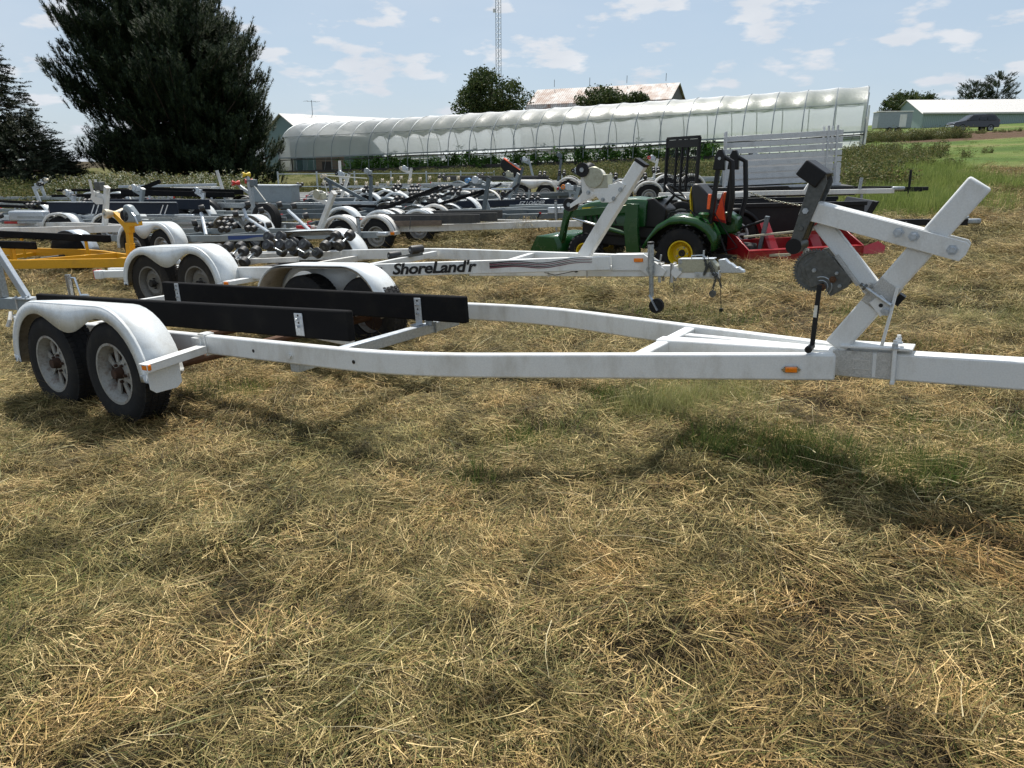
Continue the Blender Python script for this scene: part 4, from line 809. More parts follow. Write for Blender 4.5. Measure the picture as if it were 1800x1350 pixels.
# clamp round the post
b = MB(); ctr = Vector((4.690, .02, .795)); d = (Vector((5.03, 0, 1.268))-Vector((4.513, 0, .545))).normalized(); u = Vector((-d.z, 0, d.x))
for sy in (-.055, .095): b.tube([ctr+u*.085+Vector((0, sy-.02, 0)), ctr-u*.062+Vector((0, sy-.02, 0))], .0085, 8)
b.tube([ctr-u*.062+Vector((0, -.075, 0)), ctr-u*.062+Vector((0, .075, 0))], .0085, 8); b.build('u_bolt', M['galvw'], post)
o = MB().bar(ctr+u*.064+Vector((0, -.08, 0)), ctr+u*.064+Vector((0, .08, 0)), .045, .008, up=tuple(u)).build('clamp_plate', M['grime'], post)
for sy in (-.055, .055): MB().lathe(tuple(ctr+u*.066+Vector((0, sy-.02+.02*(sy > 0), 0))), tuple(u), [(0, .016), (.012, .016), (.012, .009), (.03, .009)], 6).build('nut', M['steel'], o)
# V block and its swinging link
blk = MB().bar((4.335, .02, 1.305), (4.413, .02, 1.372), .155, .06, up=(0, 1, 0))
vb = empty('v_block', (0, 0, 0)); vb.parent = T1; bpy.data.objects.remove(vb)
dirr = Vector((-.62, 0, .78)); MB().plate([(-.055, -.036), (.055, -.036), (.055, .042), (-.055, .042)], (4.378, .02, 1.338), (.80, 0, -.60), (.60, 0, .80), .17).build('rubber_bow_stop', M['blackp'], post, .006)
lk = MB()
for y in (-.048, .088): lk.plate([(-.004, -.036), (.012, -.037), (.30, -.024), (.318, 0), (.30, .024), (.012, .037), (-.02, .02), (-.02, -.02)], (4.416, y, 1.322), Vector((4.318, 0, 1.022))-Vector((4.416, 0, 1.322)), (1, 0, .3), .008)
lk.build('swing_link', M['steel'], post, .002)
MB().bar((4.405, .02, 1.31), (4.325, .02, 1.05), .055, .10, up=(0, 1, 0)).build('link_rubber', M['blackp'], post, .008)
MB().lathe((4.316, .02, 1.018), (0, 1, 0), [(-.075, .01), (-.075, .036), (.075, .036), (.075, .01)], 20).build('lower_roller', M['blackp'], post)
for (a, z) in ((4.413, 1.315), (4.345, 1.10)): MB().lathe((a, -.053, z), (0, -1, 0), [(0, .013), (.006, .011)], 12).build('rivet', M['steel'], post)
MB().tube([(4.352, .05, 1.00), (4.345, .05, .93), (4.37, .06, .885), (4.40, .06, .86)], [.014, .013, .009, .006], 8).build('winch_hook', M['grime'], post)
# winch: gear wheel, plate, crank
wn = MB().plate([(0, .082), (.035, .088), (.150, -.040), (.140, -.075), (.068, -.122), (.050, -.098), (.035, -.060), (-.02, -.085), (-.05, .01)], (4.425, -.075, .915), (1, 0, 0), (0, 0, 1), .006).build('winch', M['steel'], post, .002)
gw = MB(); gw.lathe((4.420, -.070, .910), (0, 1, 0), [(0, .01), (0, .058), (.003, .062), (.003, .080), (.0, .083), (.0, .092), (.010, .092), (.010, .01)], 48)
for k in range(44):
    a = 2*math.pi*k/44; rot = Matrix.Rotation(-a, 3, 'Y'); gw.box((4.420+math.cos(a)*.094, -.065, .910+math.sin(a)*.094), (.008, .010, .007), rot)
gw.build('gear_wheel', M['steel'], wn)
MB().lathe((4.43, .02, .915), (0, 1, 0), [(-.06, .01), (-.06, .055), (.05, .055), (.05, .01)], 24).build('strap_drum', M['sticker'], wn)
MB().plate([(0, .082), (.035, .088), (.150, -.040), (.140, -.075), (.068, -.122), (-.02, -.085), (-.05, .01)], (4.425, .08, .915), (1, 0, 0), (0, 0, 1), .006).build('side_plate', M['steel'], wn, .002)
MB().bar((4.50, .0, .975), (4.60, .0, .842), .10, .012, up=(.8, 0, .6)).build('mount_plate', M['grime'], wn)
for (a, z, r_) in ((4.418, .912, .010), (4.500, .872, .016), (4.455, .835, .018), (4.530, .842, .009), (4.515, .90, .008)): MB().lathe((a, -.078, z), (0, -1, 0), [(0, r_), (.010, r_), (.010, r_*.5), (.018, r_*.5)], 6).build('bolt', M['rust' if r_ > .012 else 'galv'], wn)
b = MB(); b.tube([(4.452+.045*math.cos(t), -.081, .838+.045*math.sin(t)) for t in np.linspace(-.9, 2.0, 12)], .003, 5)
b.tube([(4.452+.028*math.cos(t), -.081, .838+.028*math.sin(t)) for t in np.linspace(-.9, 2.0, 12)], .003, 5); b.build('ratchet_slot', M['galv'], wn)
ck = MB().bar((4.448, -.098, .848), (4.432, -.112, .570), .022, .007, up=(0, 1, 0)).build('crank_arm', M['blackp'], wn, .002)
MB().bar((4.4395, -.110, .755), (4.437, -.1125, .700), .015, .0012, up=(0, 1, 0)).build('sticker', M['sticker'], ck)
MB().lathe((4.428, -.105, .560), (.0, -1, 0), [(-.01, .01), (-.01, .014), (.07, .017), (.075, .012)], 14).build('crank_grip', M['blackp'], ck)
# amber marker light on the rail end
lt = MB().box((4.375, -.1335-.006, .462), (.052, .016, .024)).build('marker_light', M['amber'], T1, .004); lt.rotation_euler.z = 0
yw = math.atan2(.707, 2.05)
for o_ in (lt,): o_.data.transform(Matrix.Translation((-4.375, .1395, -.462))); o_.location = (4.36, -.190, .462); o_.rotation_euler = (0, 0, yw*.95)
b = MB(); b.plate([(-.045, 0), (-.028, -.017), (.028, -.017), (.045, 0), (.028, .017), (-.028, .017)], (0, .007, 0), (1, 0, 0), (0, 0, 1), .004); b.build('lamp_base', M['chrome'], lt, .001)
# ------------------------------------------------------------------ galvanised trailer cut by the left frame edge
T0 = root_at('boat_trailer', -4.35, 7.15, .40, .03, 'galvanised trailer nose at the left frame edge with a slanted zinc winch strut', z=-.10)
MB().bar((-6, 0, .40), (.05, 0, .40), .08, .115).build('tongue', M['lgrey'], T0, .005)
for a_ in (-1.02, -.72, -.45): MB().box((a_, 0, .40), (.02, .095, .135)).build('clamp_strap', M['grime'], T0)
ws_ = MB().bar((-.98, .0, 1.05), (-.60, .0, .47), .075, .05, up=(0, 1, 0)).build('winch_post', M['galvw'], T0, .005)
MB().bar((-.97, .0, .46), (-.97, .0, 1.7), .075, .075, up=(0, 1, 0)).build('upright', M['galv'], ws_, .005)
MB().box((-.62, 0, .466), (.22, .14, .012)).build('base_plate', M['galvw'], ws_)
for q in (-.70, -.54): bolt(ws_, (q, -.05, .475), .012, .016, ax=(0, 0, 1), m='galvw')
j = MB().tube([(-.10, .12, .33), (-.10, .12, .70)], .030, 14).build('jack_tube', M['chrome'], T0); MB().tube([(-.10, .12, 0), (-.10, .12, .34)], .022, 10).build('jack_leg', M['galv'], j)
MB().tube([(-.06, .12, .67), (-.01, .12, .67), (.0, .12, .62), (.03, .12, .50)], .010, 8).build('crank', M['chrome'], j); MB().tube([(.03, .12, .50), (.14, .12, .505)], .013, 8).build('crank_grip', M['chrome'], j)
hk = MB(); hk.tube([(-.75, -.10, .33), (-.70, -.16, .26), (-.72, -.18, .20)], .02, 6); hk.box((-.62, -.12, .27), (.10, .04, .09)); hk.box((-.60, -.14, .14), (.09, .10, .012)); hk.build('safety_hook', M['white2'], T0)
MB().box((.10, 0, .40), (.18, .09, .08)).build('coupler', M['galv'], T0, .02)
# ------------------------------------------------------------------ 2. the white roller trailer behind
T2 = root_at('boat_trailer', -3.376+.34*.071*.876, 9.712-.34*.071*.48, .503, .071, 'white tandem roller boat trailer with black lettering on its rail, just behind the near one', z=-.043)
z2, h2 = .50, .135
near = bendpath(.98, .09, z2-h2/2, -1.6, 1.9, 5.02, -1, -.02); MB().path(near, .06, h2).build('frame_rail', M['white'], T2, .008)
MB().path(bendpath(.98, .09, z2-h2/2, -1.6, 2.1, 5.02, 1, -.02), .06, h2).build('frame_rail', M['white'], T2, .008)
MB().bar((3.35, 0, .33), (5.66, 0, .325), .10, .105).build('tongue', M['white'], T2, .006)
MB().bar((5.62, 0, .30), (6.06, 0, .29), .085, .075).build('coupler_beam', M['white'], T2, .004)
MB().plate([(0, .055), (.33, .055), (.55, -.10), (.52, -.155), (.36, -.155), (.30, -.10), (0, -.10)], (5.02, -.062, .435), (1, 0, 0), (0, 0, 1), .012).build('nose_gusset', M['white'], T2, .003)
MB().plate([(0, .055), (.33, .055), (.55, -.10), (.52, -.155), (.36, -.155), (.30, -.10), (0, -.10)], (5.02, .062, .435), (1, 0, 0), (0, 0, 1), .012).build('nose_gusset', M['white'], T2, .003)
MB().plate([(0, -.12), (.26, -.12), (.51, -.27), (.28, -.27)][:4], (5.04, 0, .61), (1, 0, 0), (0, 0, 1), .11).build('nose_cap', M['white'], T2, .003)
lamp(T2, (5.30, -.074, .435), (.09, .016, .035), 'amber', None); bolt(T2, (5.40, -.07, .345), .016, -.01, m='galv')
for a_ in (2.35, 3.95):
    wv = np.interp(a_, [2.32, 5.02], [.98*.86, .09]); MB().bar((a_+.05, -wv, z2-.06), (a_-.05, wv, z2-.06), .07, .07).build('cross_member', M['white'], T2, .005)
for a_ in (-1.55, -.9, .9): MB().bar((a_, -.95, z2-.12), (a_, .95, z2-.12), .07, .08).build('cross_member', M['white2'], T2, .005)
MB().bar((-1.62, -1.08, .43), (-.95, -1.0, .43), .09, .09).build('rear_beam', M['white'], T2, .006)
tl_ = MB().box((-1.68, -1.10, .43), (.05, .10, .12)).build('tail_light', M['redl'], T2, .005); MB().box((-1.60, -1.12, .43), (.12, .10, .11)).build('bracket', M['white'], tl_, .01)
for a_ in (-.423, .423):
    MB().tube([(a_, -1.1, .31), (a_, 1.1, .31)], .035, 10).build('axle', M['dark'], T2)
    for sg in (-1, 1): wheel(T2, (a_, sg*1.16, .335), sg, .35, .21, .20, 'disc', 'mudrub', 'rimm', rng.uniform(0, 1))
f2 = tandem_fender(T2, .846, .25, 1.30, .31, -1, .765, 'fiber', .44, bot=.36)
MB().box((1.0, -1.12, .36), (.12, .42, .05)).build('step_bracket', M['white'], f2, .004); lamp(f2, (1.0, -1.335, .36), (.06, .02, .035), 'amber', None)
rd = MB().box((0, 0, 0), (.004, .004, .004))
sp_ = MB()       # dried mud spatter standing on the front of the fender
for k in range(90):
    t = rng.uniform(.15, 1.25); rr_ = .44; aa = .423+rr_*math.sin(t); zz = .325+rr_*math.cos(t); s_ = rng.uniform(.004, .014); sp_.box((aa, -1.3+rng.uniform(.02, .29), zz+.006), (s_, s_, .004), Matrix.Rotation(-t, 3, 'Y') if False else Matrix.Rotation(t, 3, 'Y'))
sp_.build('mud_spatter', M['wood'], f2)['kind'] = 'stuff'
tandem_fender(T2, .846, .34, 1.30, .31, 1, .765, 'fiber', .44, bot=.36, drop=False)
# lettering and stripes on the tapering near rail
ta0, ta1 = 2.32, 5.02
def railpt(a, z, off=.0325):
    t = (a-2.32)/(5.02-2.32); s_ = (.09-.98)/(5.02-1.9); y = -(.98+s_*(a-1.9)); return Vector((a, y-off, z))
yaw2 = math.atan2(.98-.09, 5.02-1.9)
q = railpt(2.83, z2-h2*.80-.006); decal_text(T2, "ShoreLand'r", (q.x+.016, q.y+.0, q.z), .158, yaw2, 0, 'black', .25, .028, 1.22)
def wave(a0, a1, zc, amp, th0, th1, ph, m, n_=26, off=.0335):
    A, B = [], []
    for k in range(n_+1):
        t = k/n_; a = a0+(a1-a0)*t; z = zc+amp*math.sin(ph+t*8.5)*min(1, t*2.2); th = th0+(th1-th0)*t; A.append(railpt(a, z+th/2, off)); B.append(railpt(a, z-th/2, off))
    b = MB(); b.band([tuple(p_) for p_ in A], [tuple(p_) for p_ in B]); return b.build('stripe_decal', M[m], T2)
for k, (dz, m) in enumerate(((.026, 'black'), (.008, 'maroon'), (-.010, 'black'), (-.026, 'maroon'))):
    wave(3.86, 4.86, z2-h2/2+dz*.9+.004, .019, .014, .005, .3, m, off=.0335+.0006*k); wave(2.74, 2.15, z2-h2/2+dz*.9, .012, .016, .004, .6, m, off=.0335+.0006*k)
# roller assemblies
def wob(parent, c, n_=4, tilt=0., m='roller', r=.066, ln=.078, gap=.21, yaw=.0, arms='galv'):
    c = Vector(c); Rz = Matrix.Rotation(yaw, 3, 'Z') @ Matrix.Rotation(tilt, 3, 'X'); a_ = MB()
    P_ = [Vector((sx*gap*.5, sy*gap*.62, .0)) for sx in ((-1, 1) if n_ == 4 else (0,)) for sy in (-1, 1)]
    for q_ in P_: a_.tube([c+Vector((0, 0, -.05)), c+Rz @ Vector((q_.x, 0, 0)), c+Rz @ q_], .012, 6)
    o = a_.build('roller_arm', M[arms], parent)
    for q_ in P_: bowroller(o, tuple(c+Rz @ q_), r, ln, m, tuple(Rz @ Vector((0, 1, 0))), False, 'steel')
for (a_, y_, z_, tl2) in ((-.62, -.22, .58, .5), (-.22, -.20, .60, .5), (.16, -.30, .55, .45), (.50, .02, .62, -.4), (.86, .05, .60, -.5), (.1, .42, .70, -.4), (1.25, .25, .68, .4)): wob(T2, (a_, y_, z_), 4, tl2, yaw=.1)
MB().bar((-.9, -.3, .47), (1.0, -.22, .50), .05, .06).build('roller_beam', M['white2'], T2, .004); MB().bar((-.7, .35, .5), (1.3, .22, .52), .05, .06).build('roller_beam', M['white2'], T2, .004)
bowroller(T2, (2.45, .25, .55), .05, .16, 'roller', (.4, 1, 0), False); bowroller(T2, (2.22, .12, .50), .045, .15, 'roller', (.4, 1, 0), False); MB().bar((2.15, .08, .46), (2.5, .3, .50), .06, .04).build('keel_bracket', M['steel'], T2)
# winch post
pp = MB().bar((4.70, 0, .47), (5.315, 0, 1.32), .115, .105, up=(0, 1, 0)).build('winch_post', M['white'], T2, .008); d = (Vector((5.315, 0, 1.32))-Vector((4.70, 0, .47))).normalized()
MB().bar(Vector((5.315, 0, 1.32)), Vector((5.315, 0, 1.32))+d*.03, .12, .112, up=(0, 1, 0)).build('cap', M['blackp'], pp, .004)
for y in (-.062, .062):
    MB().plate([(-.36, -.17), (-.30, -.14), (-.16, -.09), (-.10, -.05), (-.02, -.13), (.08, -.135), (.22, .02), (.15, .06), (.02, -.045) , (-.11, -.03), (-.15, .0), (-.165, .20), (-.24, .20), (-.225, -.03), (-.28, -.085), (-.36, -.13)][:16], (4.96, y, 1.12), (1, 0, 0), (0, 0, 1), .008).build('head_plate', M['white'], pp, .002)
MB().plate([(-.10, -.045), (-.03, -.13), (.08, -.135), (.22, .02), (.17, .05), (.0, .02), (-.10, .02)], (4.96, 0, 1.12), (1, 0, 0), (0, 0, 1), .125).build('head_box', M['white'], pp, .003)
for (a, z) in ((4.95, 1.015), (5.06, 1.02), (5.13, 1.10), (4.80, 1.09)): bolt(pp, (a, -.068, z), .012, -.01, m='galv')
bowroller(pp, (4.755, .0, 1.305), .068, .19, 'blackp', (0, 1, 0), True, 'galv'); bowroller(pp, (4.58, .0, .985), .066, .10, 'blackp', (0, 1, 0), False, 'galv')
hand_winch(pp, (4.93, 0, 1.185), .10, 'zincy', 'zincy', (.15, .13, .125))
# strap from the tongue, swivel jack, actuator and coupler, chain
for a_ in (5.50, 5.62): 
    b = MB()
    for dy in (-.056, .056): b.bar((a_, dy, .22), (a_, dy, .40), .028, .006, up=(0, 1, 0))
    b.bar((a_, -.06, .387), (a_, .06, .387), .028, .006); b.build('clamp_strap', M['grime'], T2)
swivel_jack(T2, (5.43, -.09, 0), -.07, .585, 'galv', .07)
MB().plate([(0, 0), (.06, .06), (.12, 0), (.06, -.06)], (5.60, -.057, .315), (1, 0, 0), (0, 0, 1), .006).build('diamond_plate', M['white'], T2, .002)
ac = MB().plate([(0, 0), (0, .118), (.31, .118), (.37, .05), (.37, 0)], (5.68, 0, .315), (1, 0, 0), (0, 0, 1), .105).build('brake_actuator', M['zincy'], T2, .004)
MB().box((5.85, 0, .437), (.33, .115, .006)).build('top_plate', M['galvw'], ac)
for (a, z) in ((5.70, .41), (5.70, .34)): bolt(ac, (a, -.056, z), .012, -.006, m='galv')
MB().plate([(0, 0), (.20, 0), (.22, .03), (.20, .045), (0, .045)], (5.84, -.058, .272), (1, 0, 0), (0, 0, 1), .006).build('side_strap', M['galvw'], ac, .002)
for a in (5.87, 5.93, 5.99): bolt(ac, (a, -.062, .293), .009, -.005, m='galv')
MB().plate([(0, .12), (.06, .13), (.10, .09), (.12, .085), (.16, .05), (.18, .055), (.21, .03), (.225, .028), (.235, .0), (.02, .0)], (6.05, 0, .305), (1, 0, 0), (0, 0, 1), .075).build('coupler', M['galvw'], T2, .006)
MB().tube([(5.80, -.02, .44), (5.80, -.02, .465), (5.90, -.02, .47), (5.94, -.02, .445)], .006, 6).build('latch_handle', M['galv'], ac); MB().tube([(5.905, 0, .44), (5.91, 0, .51)], .009, 6).build('latch_pin', M['galv'], ac)
def chain(parent, pts, n_, s=.018, m='steel', nm='safety_chain'):
    pts = [Vector(p) for p in pts]; L_ = [0]
    for i in range(1, len(pts)): L_.append(L_[-1]+(pts[i]-pts[i-1]).length)
    b = MB()
    for k in range(n_):
        t = L_[-1]*(k+.5)/n_; i = max(j for j in range(len(L_)) if L_[j] <= t); i = min(i, len(pts)-2); f_ = (t-L_[i])/(L_[i+1]-L_[i]); c = pts[i].lerp(pts[i+1], f_); d_ = (pts[i+1]-pts[i]).normalized()
        sd_ = d_.cross(Vector((0, 1, 0) if k % 2 else (.5, .2, 1))).normalized(); ring = [c+d_*math.cos(a)*s+sd_*math.sin(a)*s*.55 for a in np.linspace(0, 2*math.pi, 9)]; b.tube(ring, s*.24, 4, False)
    return b.build(nm, M[m], parent)
chain(T2, [(5.93, -.06, .45), (5.95, -.07, .36), (5.93, -.07, .30), (5.98, -.08, .40), (6.00, -.07, .32), (6.04, -.07, .26), (6.01, -.07, .16)], 30, .016)
chain(T2, [(5.96, -.065, .46), (6.02, -.075, .34), (6.06, -.07, .27), (6.09, -.07, .18), (6.04, -.06, .30)], 18, .014)
b = MB(); b.lathe((6.01, -.07, .12), (0, 1, 0), [(-.008, .018), (-.008, .032), (.008, .032), (.008, .018)], 14); b.build('chain_ring', M['steel'], T2)
MB().tube([(6.08, -.07, .28), (6.085, -.07, .1), (6.09, -.07, -.02)], .003, 5).build('brake_cable', M['blackp'], T2); MB().box((6.09, -.07, -.03), (.03, .03, .03)).build('cable_plug', M['blackp'], T2)
MB().tube([(5.62, -.06, .39), (5.61, -.065, .30), (5.60, -.065, .20)], .003, 5).build('cable', M['steel'], T2); chain(T2, [(5.64, -.06, .21), (5.645, -.06, .13)], 4, .012)
b = MB(); b.tube([(4.35, -.065, .40), (4.28, -.07, .32), (4.40, -.07, .29), (4.62, -.07, .33)], .004, 5); b.lathe((4.64, -.07, .335), (0, 1, 0), [(-.01, .01), (-.01, .018), (.01, .018)], 10); b.build('wiring', M['blackp'], T2)
for a in (4.32, 4.75): MB().box((a, -.053, .33), (.014, .012, .125)).build('clamp_strap', M['grime'], T2)
for a, z in ((1.32, .43), (1.55, .43)): pass
# ------------------------------------------------------------------ trailers of the middle distance
GRP = 'trailers parked in the mown field'
def field_trailer(label, x, y, phi, tau=.03, m='grey', w=.78, ar=-2.2, ab=1.0, an=3.0, at=4.1, zt=.52, h=.10, axles=(0,), Rt=.31, fend='round', fm='fiber', bunks=(), bm='carpet', rollers=(), rm='roller',
                  post=None, jack=True, tail=True, wm='rimg', crosses=(-1.9, -.7, .6), z=None, near_fender=True, bh=.14):
    t = root_at('boat_trailer', x, y, phi, tau, label, z, GRP)
    for sg in (-1, 1): MB().path(bendpath(w, .05, zt-h/2, ar, ab, an, sg), .045, h).build('frame_rail', M[m], t, .005)
    MB().bar((an-.5, 0, zt-h/2-.006), (at, 0, zt-h/2), .075, h*.92).build('tongue', M[m], t, .005)
    for c in crosses: MB().bar((c, -w, zt-h*.8), (c, w, zt-h*.8), .05, .06).build('cross_member', M[m], t)
    wo = w+.30
    for a in axles:
        MB().tube([(a, -wo+.1, Rt), (a, wo-.1, Rt)], .03, 8).build('axle', M['dark'], t)
        for sg in (-1, 1): wheel(t, (a, sg*(wo-.08), Rt), sg, Rt, .18, Rt*.58, 'disc', 'rubber', wm)
    for sg in ((-1, 1) if near_fender else (1,)):
        if fend == 'tandem': tandem_fender(t, abs(axles[1]-axles[0]), Rt, wo+.05, .28, sg, Rt*2+.12, fm, .42, bot=Rt, xo=(axles[0]+axles[1])/2, drop=True)
        elif fend: 
            for a in axles: round_fender(t, a, Rt, Rt+.09, sg*(wo+.04), sg*(wo-.23), fm, side_plate=('carpet' if fend == 'carpet' else None), ridge=(fend == 'ridge'))
    for (p0, p1) in bunks:
        bk = bunk(t, p0, p1, bh, .05, bm)
        for q in (.25, .8):
            c = Vector(p0).lerp(Vector(p1), q); MB().bar((c.x, c.y, zt-h), (c.x, c.y, c.z-bh*.2), .05, .02, up=(0, 1, 0)).build('bunk_bracket', M['galvw' if m != 'yellow' else 'yellow'], t)
    for r_ in rollers: wob(t, r_[:3], 4, r_[3] if len(r_) > 3 else .3, rm, .055, .075, .14)
    if post:
        a, top, lean, pm, rol, wch = post[:6]; pt = (a+lean, 0, top); pp = MB().bar((a, 0, zt-.01), pt, .075, .085, up=(0, 1, 0)).build('winch_post', M[pm], t, .005)
        MB().bar(pt, (a+lean*1.04, 0, top+.015), .082, .092, up=(0, 1, 0)).build('cap', M['white2' if pm in ('white', 'lgrey') else 'blackp'], pp)
        if len(post) > 6: az_ = post[6]
        else: az_ = .3
        f_ = (top-az_*.5-zt)/(top-zt); q = Vector((a, 0, zt)).lerp(Vector(pt), f_); e = q+Vector((-az_, 0, .12)); MB().bar(q, e, .07, .06, up=(0, 1, 0), h1=.045).build('bow_arm', M[pm], pp, .004)
        if rol: bowroller(pp, tuple(e+Vector((0, 0, .04))), .05, .15, rol)
        if wch: hand_winch(pp, tuple(q+Vector((-az_*.45, 0, .13))), .075, 'galv' if wch is True else wch, 'galvw' if wch is True else wch, (.12, .11, .10), False)
        chain(pp, [tuple(e), (a-.02, -.04, zt+.05)], 10, .012)
    if jack: swivel_jack(t, (at-.35, -.08, 0), 0, zt+.22, 'galv', .06)
    MB().box((at+.06, 0, zt-h*.4), (.20, .08, .07)).build('coupler', M['galvw'], t, .015)
    if tail:
        for sg in (-1, 1): MB().box((ar-.03, sg*(w+.16), zt-.03), (.05, .14, .07)).build('tail_light', M['redl'], t, .006); MB().box((ar+.02, sg*(w+.1), zt-.04), (.06, .30, .05)).build('light_bracket', M[m], t)
    return t
# yellow bunk trailer
T3 = field_trailer('yellow boat trailer with black bunks and cream bow roller at the left edge', -7.74, 11.75, .36, .02, 'yellow', .72, -3.2, .7, 2.55, 3.0, .44, .13, (0,), .32, 'carpet', 'galvw', [((-1.6, -.40, .64), (.85, -.40, .62)), ((-1.2, .42, .70), (1.5, .35, .66)), ((-1.5, -.15, .60), (.3, -.15, .60))], post=None, jack=False, near_fender=False, bh=.11)
MB().bar((.9, -.62, .39), (1.5, .45, .39), .06, .10).build('cross_member', M['yellow'], T3); MB().bar((1.7, -.33, .39), (2.5, .0, .39), .05, .07).build('cross_member', M['yellow'], T3)
pp = MB().bar((2.26, 0, .42), (2.31, 0, .92), .06, .085, up=(0, 1, 0)).build('winch_post', M['yellow'], T3, .006); MB().bar((2.25, 0, .38), (2.28, 0, .64), .08, .105, up=(0, 1, 0)).build('sleeve', M['yellow'], pp, .005)
MB().plate([(-.27, .16), (-.22, .19), (-.04, .04), (.21, .05), (.21, -.01), (.05, -.03), (.035, -.12), (-.045, -.12), (-.08, -.03)], (2.32, 0, .91), (1, 0, 0), (0, 0, 1), .10).build('winch_head', M['yellow'], pp, .006)
bowroller(pp, (2.08, .0, 1.07), .068, .30, 'wroller', (.25, 1, 0)); MB().plate([(-.13, -.05), (.12, -.05), (.11, .06), (.0, .20), (-.08, .21), (-.14, .10)], (2.42, -.01, .99), (1, 0, 0), (0, 0, 1), .12).build('winch_cover', M['lgrey'], pp, .03)
MB().lathe((2.33, 0, 1.04), (0, 1, 0), [(-.07, .01), (-.07, .08), (.07, .08), (.07, .01)], 24).build('strap_drum', M['blackp'], pp); MB().tube([(2.50, -.08, 1.08), (2.56, -.10, 1.04), (2.60, -.10, .93)], .012, 6).build('crank', M['galvw'], pp)
MB().box((2.29, -.032, .78), (.05, .003, .08)).build('sticker', M['orange'], pp); MB().bar((1.05, -.565, .385), (1.16, -.525, .385), .004, .04).build('sticker', M['galvw'], T3)
# white and blue roller trailer
T4 = field_trailer('white tandem roller trailer with blue striped winch post and blue rail decal', -5.9, 14.15, .50, .045, 'lgrey', .82, -2.0, 1.2, 3.6, 4.3, .50, .11, (-.37, .37), .31, 'tandem', 'fiber', rollers=[(.7, -.45, .62), (1.2, -.35, .60), (.2, .45, .66), (1.7, -.2, .60)], post=(3.0, 1.12, .42, 'white', None, 'zincy', .34), wm='rimg')
for (p0, p1) in (((1.1, -.75, .50), (.65, -.42, .86)), ((2.3, -.45, .52), (1.2, .1, .74)), ((2.9, -.1, .52), (1.9, .45, .84)), ((1.2, .1, .74), (1.15, .1, .9))):
    MB().tube([p0, p1], .03, 8).build('roller_arm', M['galvw'], T4)
for c in ((.66, -.40, .95), (.60, -.55, .70), (1.22, .15, .98), (1.10, -.05, .82), (1.38, .3, .86), (2.0, .5, .92), (1.75, .4, .95), (1.9, -.05, .62), (2.5, .25, .75)): bowroller(T4, c, .055, .09, 'roller', (.6, .8, .2), False)
MB().lathe((1.20, .05, .74), (0, 1, 0), [(-.02, .02), (-.02, .05), (.02, .05), (.02, .02)], 16).build('pivot', M['galvw'], T4)
for k_, (aa, bb, m_) in enumerate(((1.25, 3.4, 'blue'),)):
    s_ = (.82-.05)/(3.6-1.2+.0); A, B = [], []
    for q in np.linspace(aa+.35, bb, 8): yy = -(.82-s_*max(0, q-1.2))-.026; A.append((q, yy, .485)); B.append((q, yy, .455 if q > 2.1 else .42))
    b = MB(); b.band(A, B); b.build('stripe_decal', M['blue'], T4)
qy = -(.82-s_*.45)-.030; decal_text(T4, 'SHORELAND', (1.62, qy, .445), .048, math.atan(s_), 0, 'lettering', .1, .01, 1.3)
o = MB().bar((3.05, -.0385, .60), (3.26, -.0385, .92), .035, .003, up=(0, 1, 0)).build('stripe_decal', M['blue'], T4)
# white trailer left
T5 = field_trailer('white boat trailer with square winch post and twin white fender humps', -10.5, 15.7, .44, .035, 'white2', .78, -3.0, .9, 3.6, 4.2, .53, .13, (-.38, .42), .31, 'round', 'fiber', rollers=[(-1.2, -.3, .66), (-1.9, -.25, .66), (-1.5, .3, .7), (-2.3, .1, .66), (-.8, .2, .68)], post=(2.95, 1.22, .25, 'white', None, None, .38), jack=False)
for y_ in (-.06, .06): MB().plate([(-.34, .0), (-.28, .10), (-.30, .36), (-.24, .36), (-.20, .05), (0, .0), (0, -.10), (-.2, -.1)], (3.10, y_, 1.02), (1, 0, 0), (0, 0, 1), .01).build('head_plate', M['white2'], T5)
MB().box((3.0, 0, 1.25), (.16, .12, .16)).build('winch', M['steel'], T5, .01)
# navy bunk trailer
T6 = field_trailer('low trailer with tall navy carpeted side boards marked by white slashes', -8.95, 17.6, .05, .0, 'lgrey', .95, -2.4, 1.9, 3.2, 3.9, .52, .10, (-.9, .2), .30, 'round', 'white2', jack=False)
for y_ in (-1.02, .55): MB().box((.25, y_, .77), (2.9, .06, .24)).build('side_board', M['navy'], T6, .012)
MB().box((.25, -1.055, .905), (2.9, .05, .012)).build('edge_strip', M['galvw'], T6)
for xx in (-.25, -.15, 1.30, 1.40):
    MB().bar((xx, -1.056, .65), (xx+.10, -1.056, .85), .022, .004, up=(0, 1, 0)).build('slash_mark', M['lettering'], T6)
for zz, yy in ((.58, -1.1), (.47, -1.12), (.37, -1.15)): MB().box((.4, yy, zz), (4.6, .06, .05)).build('side_rail', M['galv'], T6)
MB().box((-2.0, -1.08, .46), (.5, .02, .05)).build('reflector_tape', M['redl'], T6); MB().box((-1.7, -1.0, .60), (.8, .25, .22)).build('storage_box', M['galvw'], T6, .03)
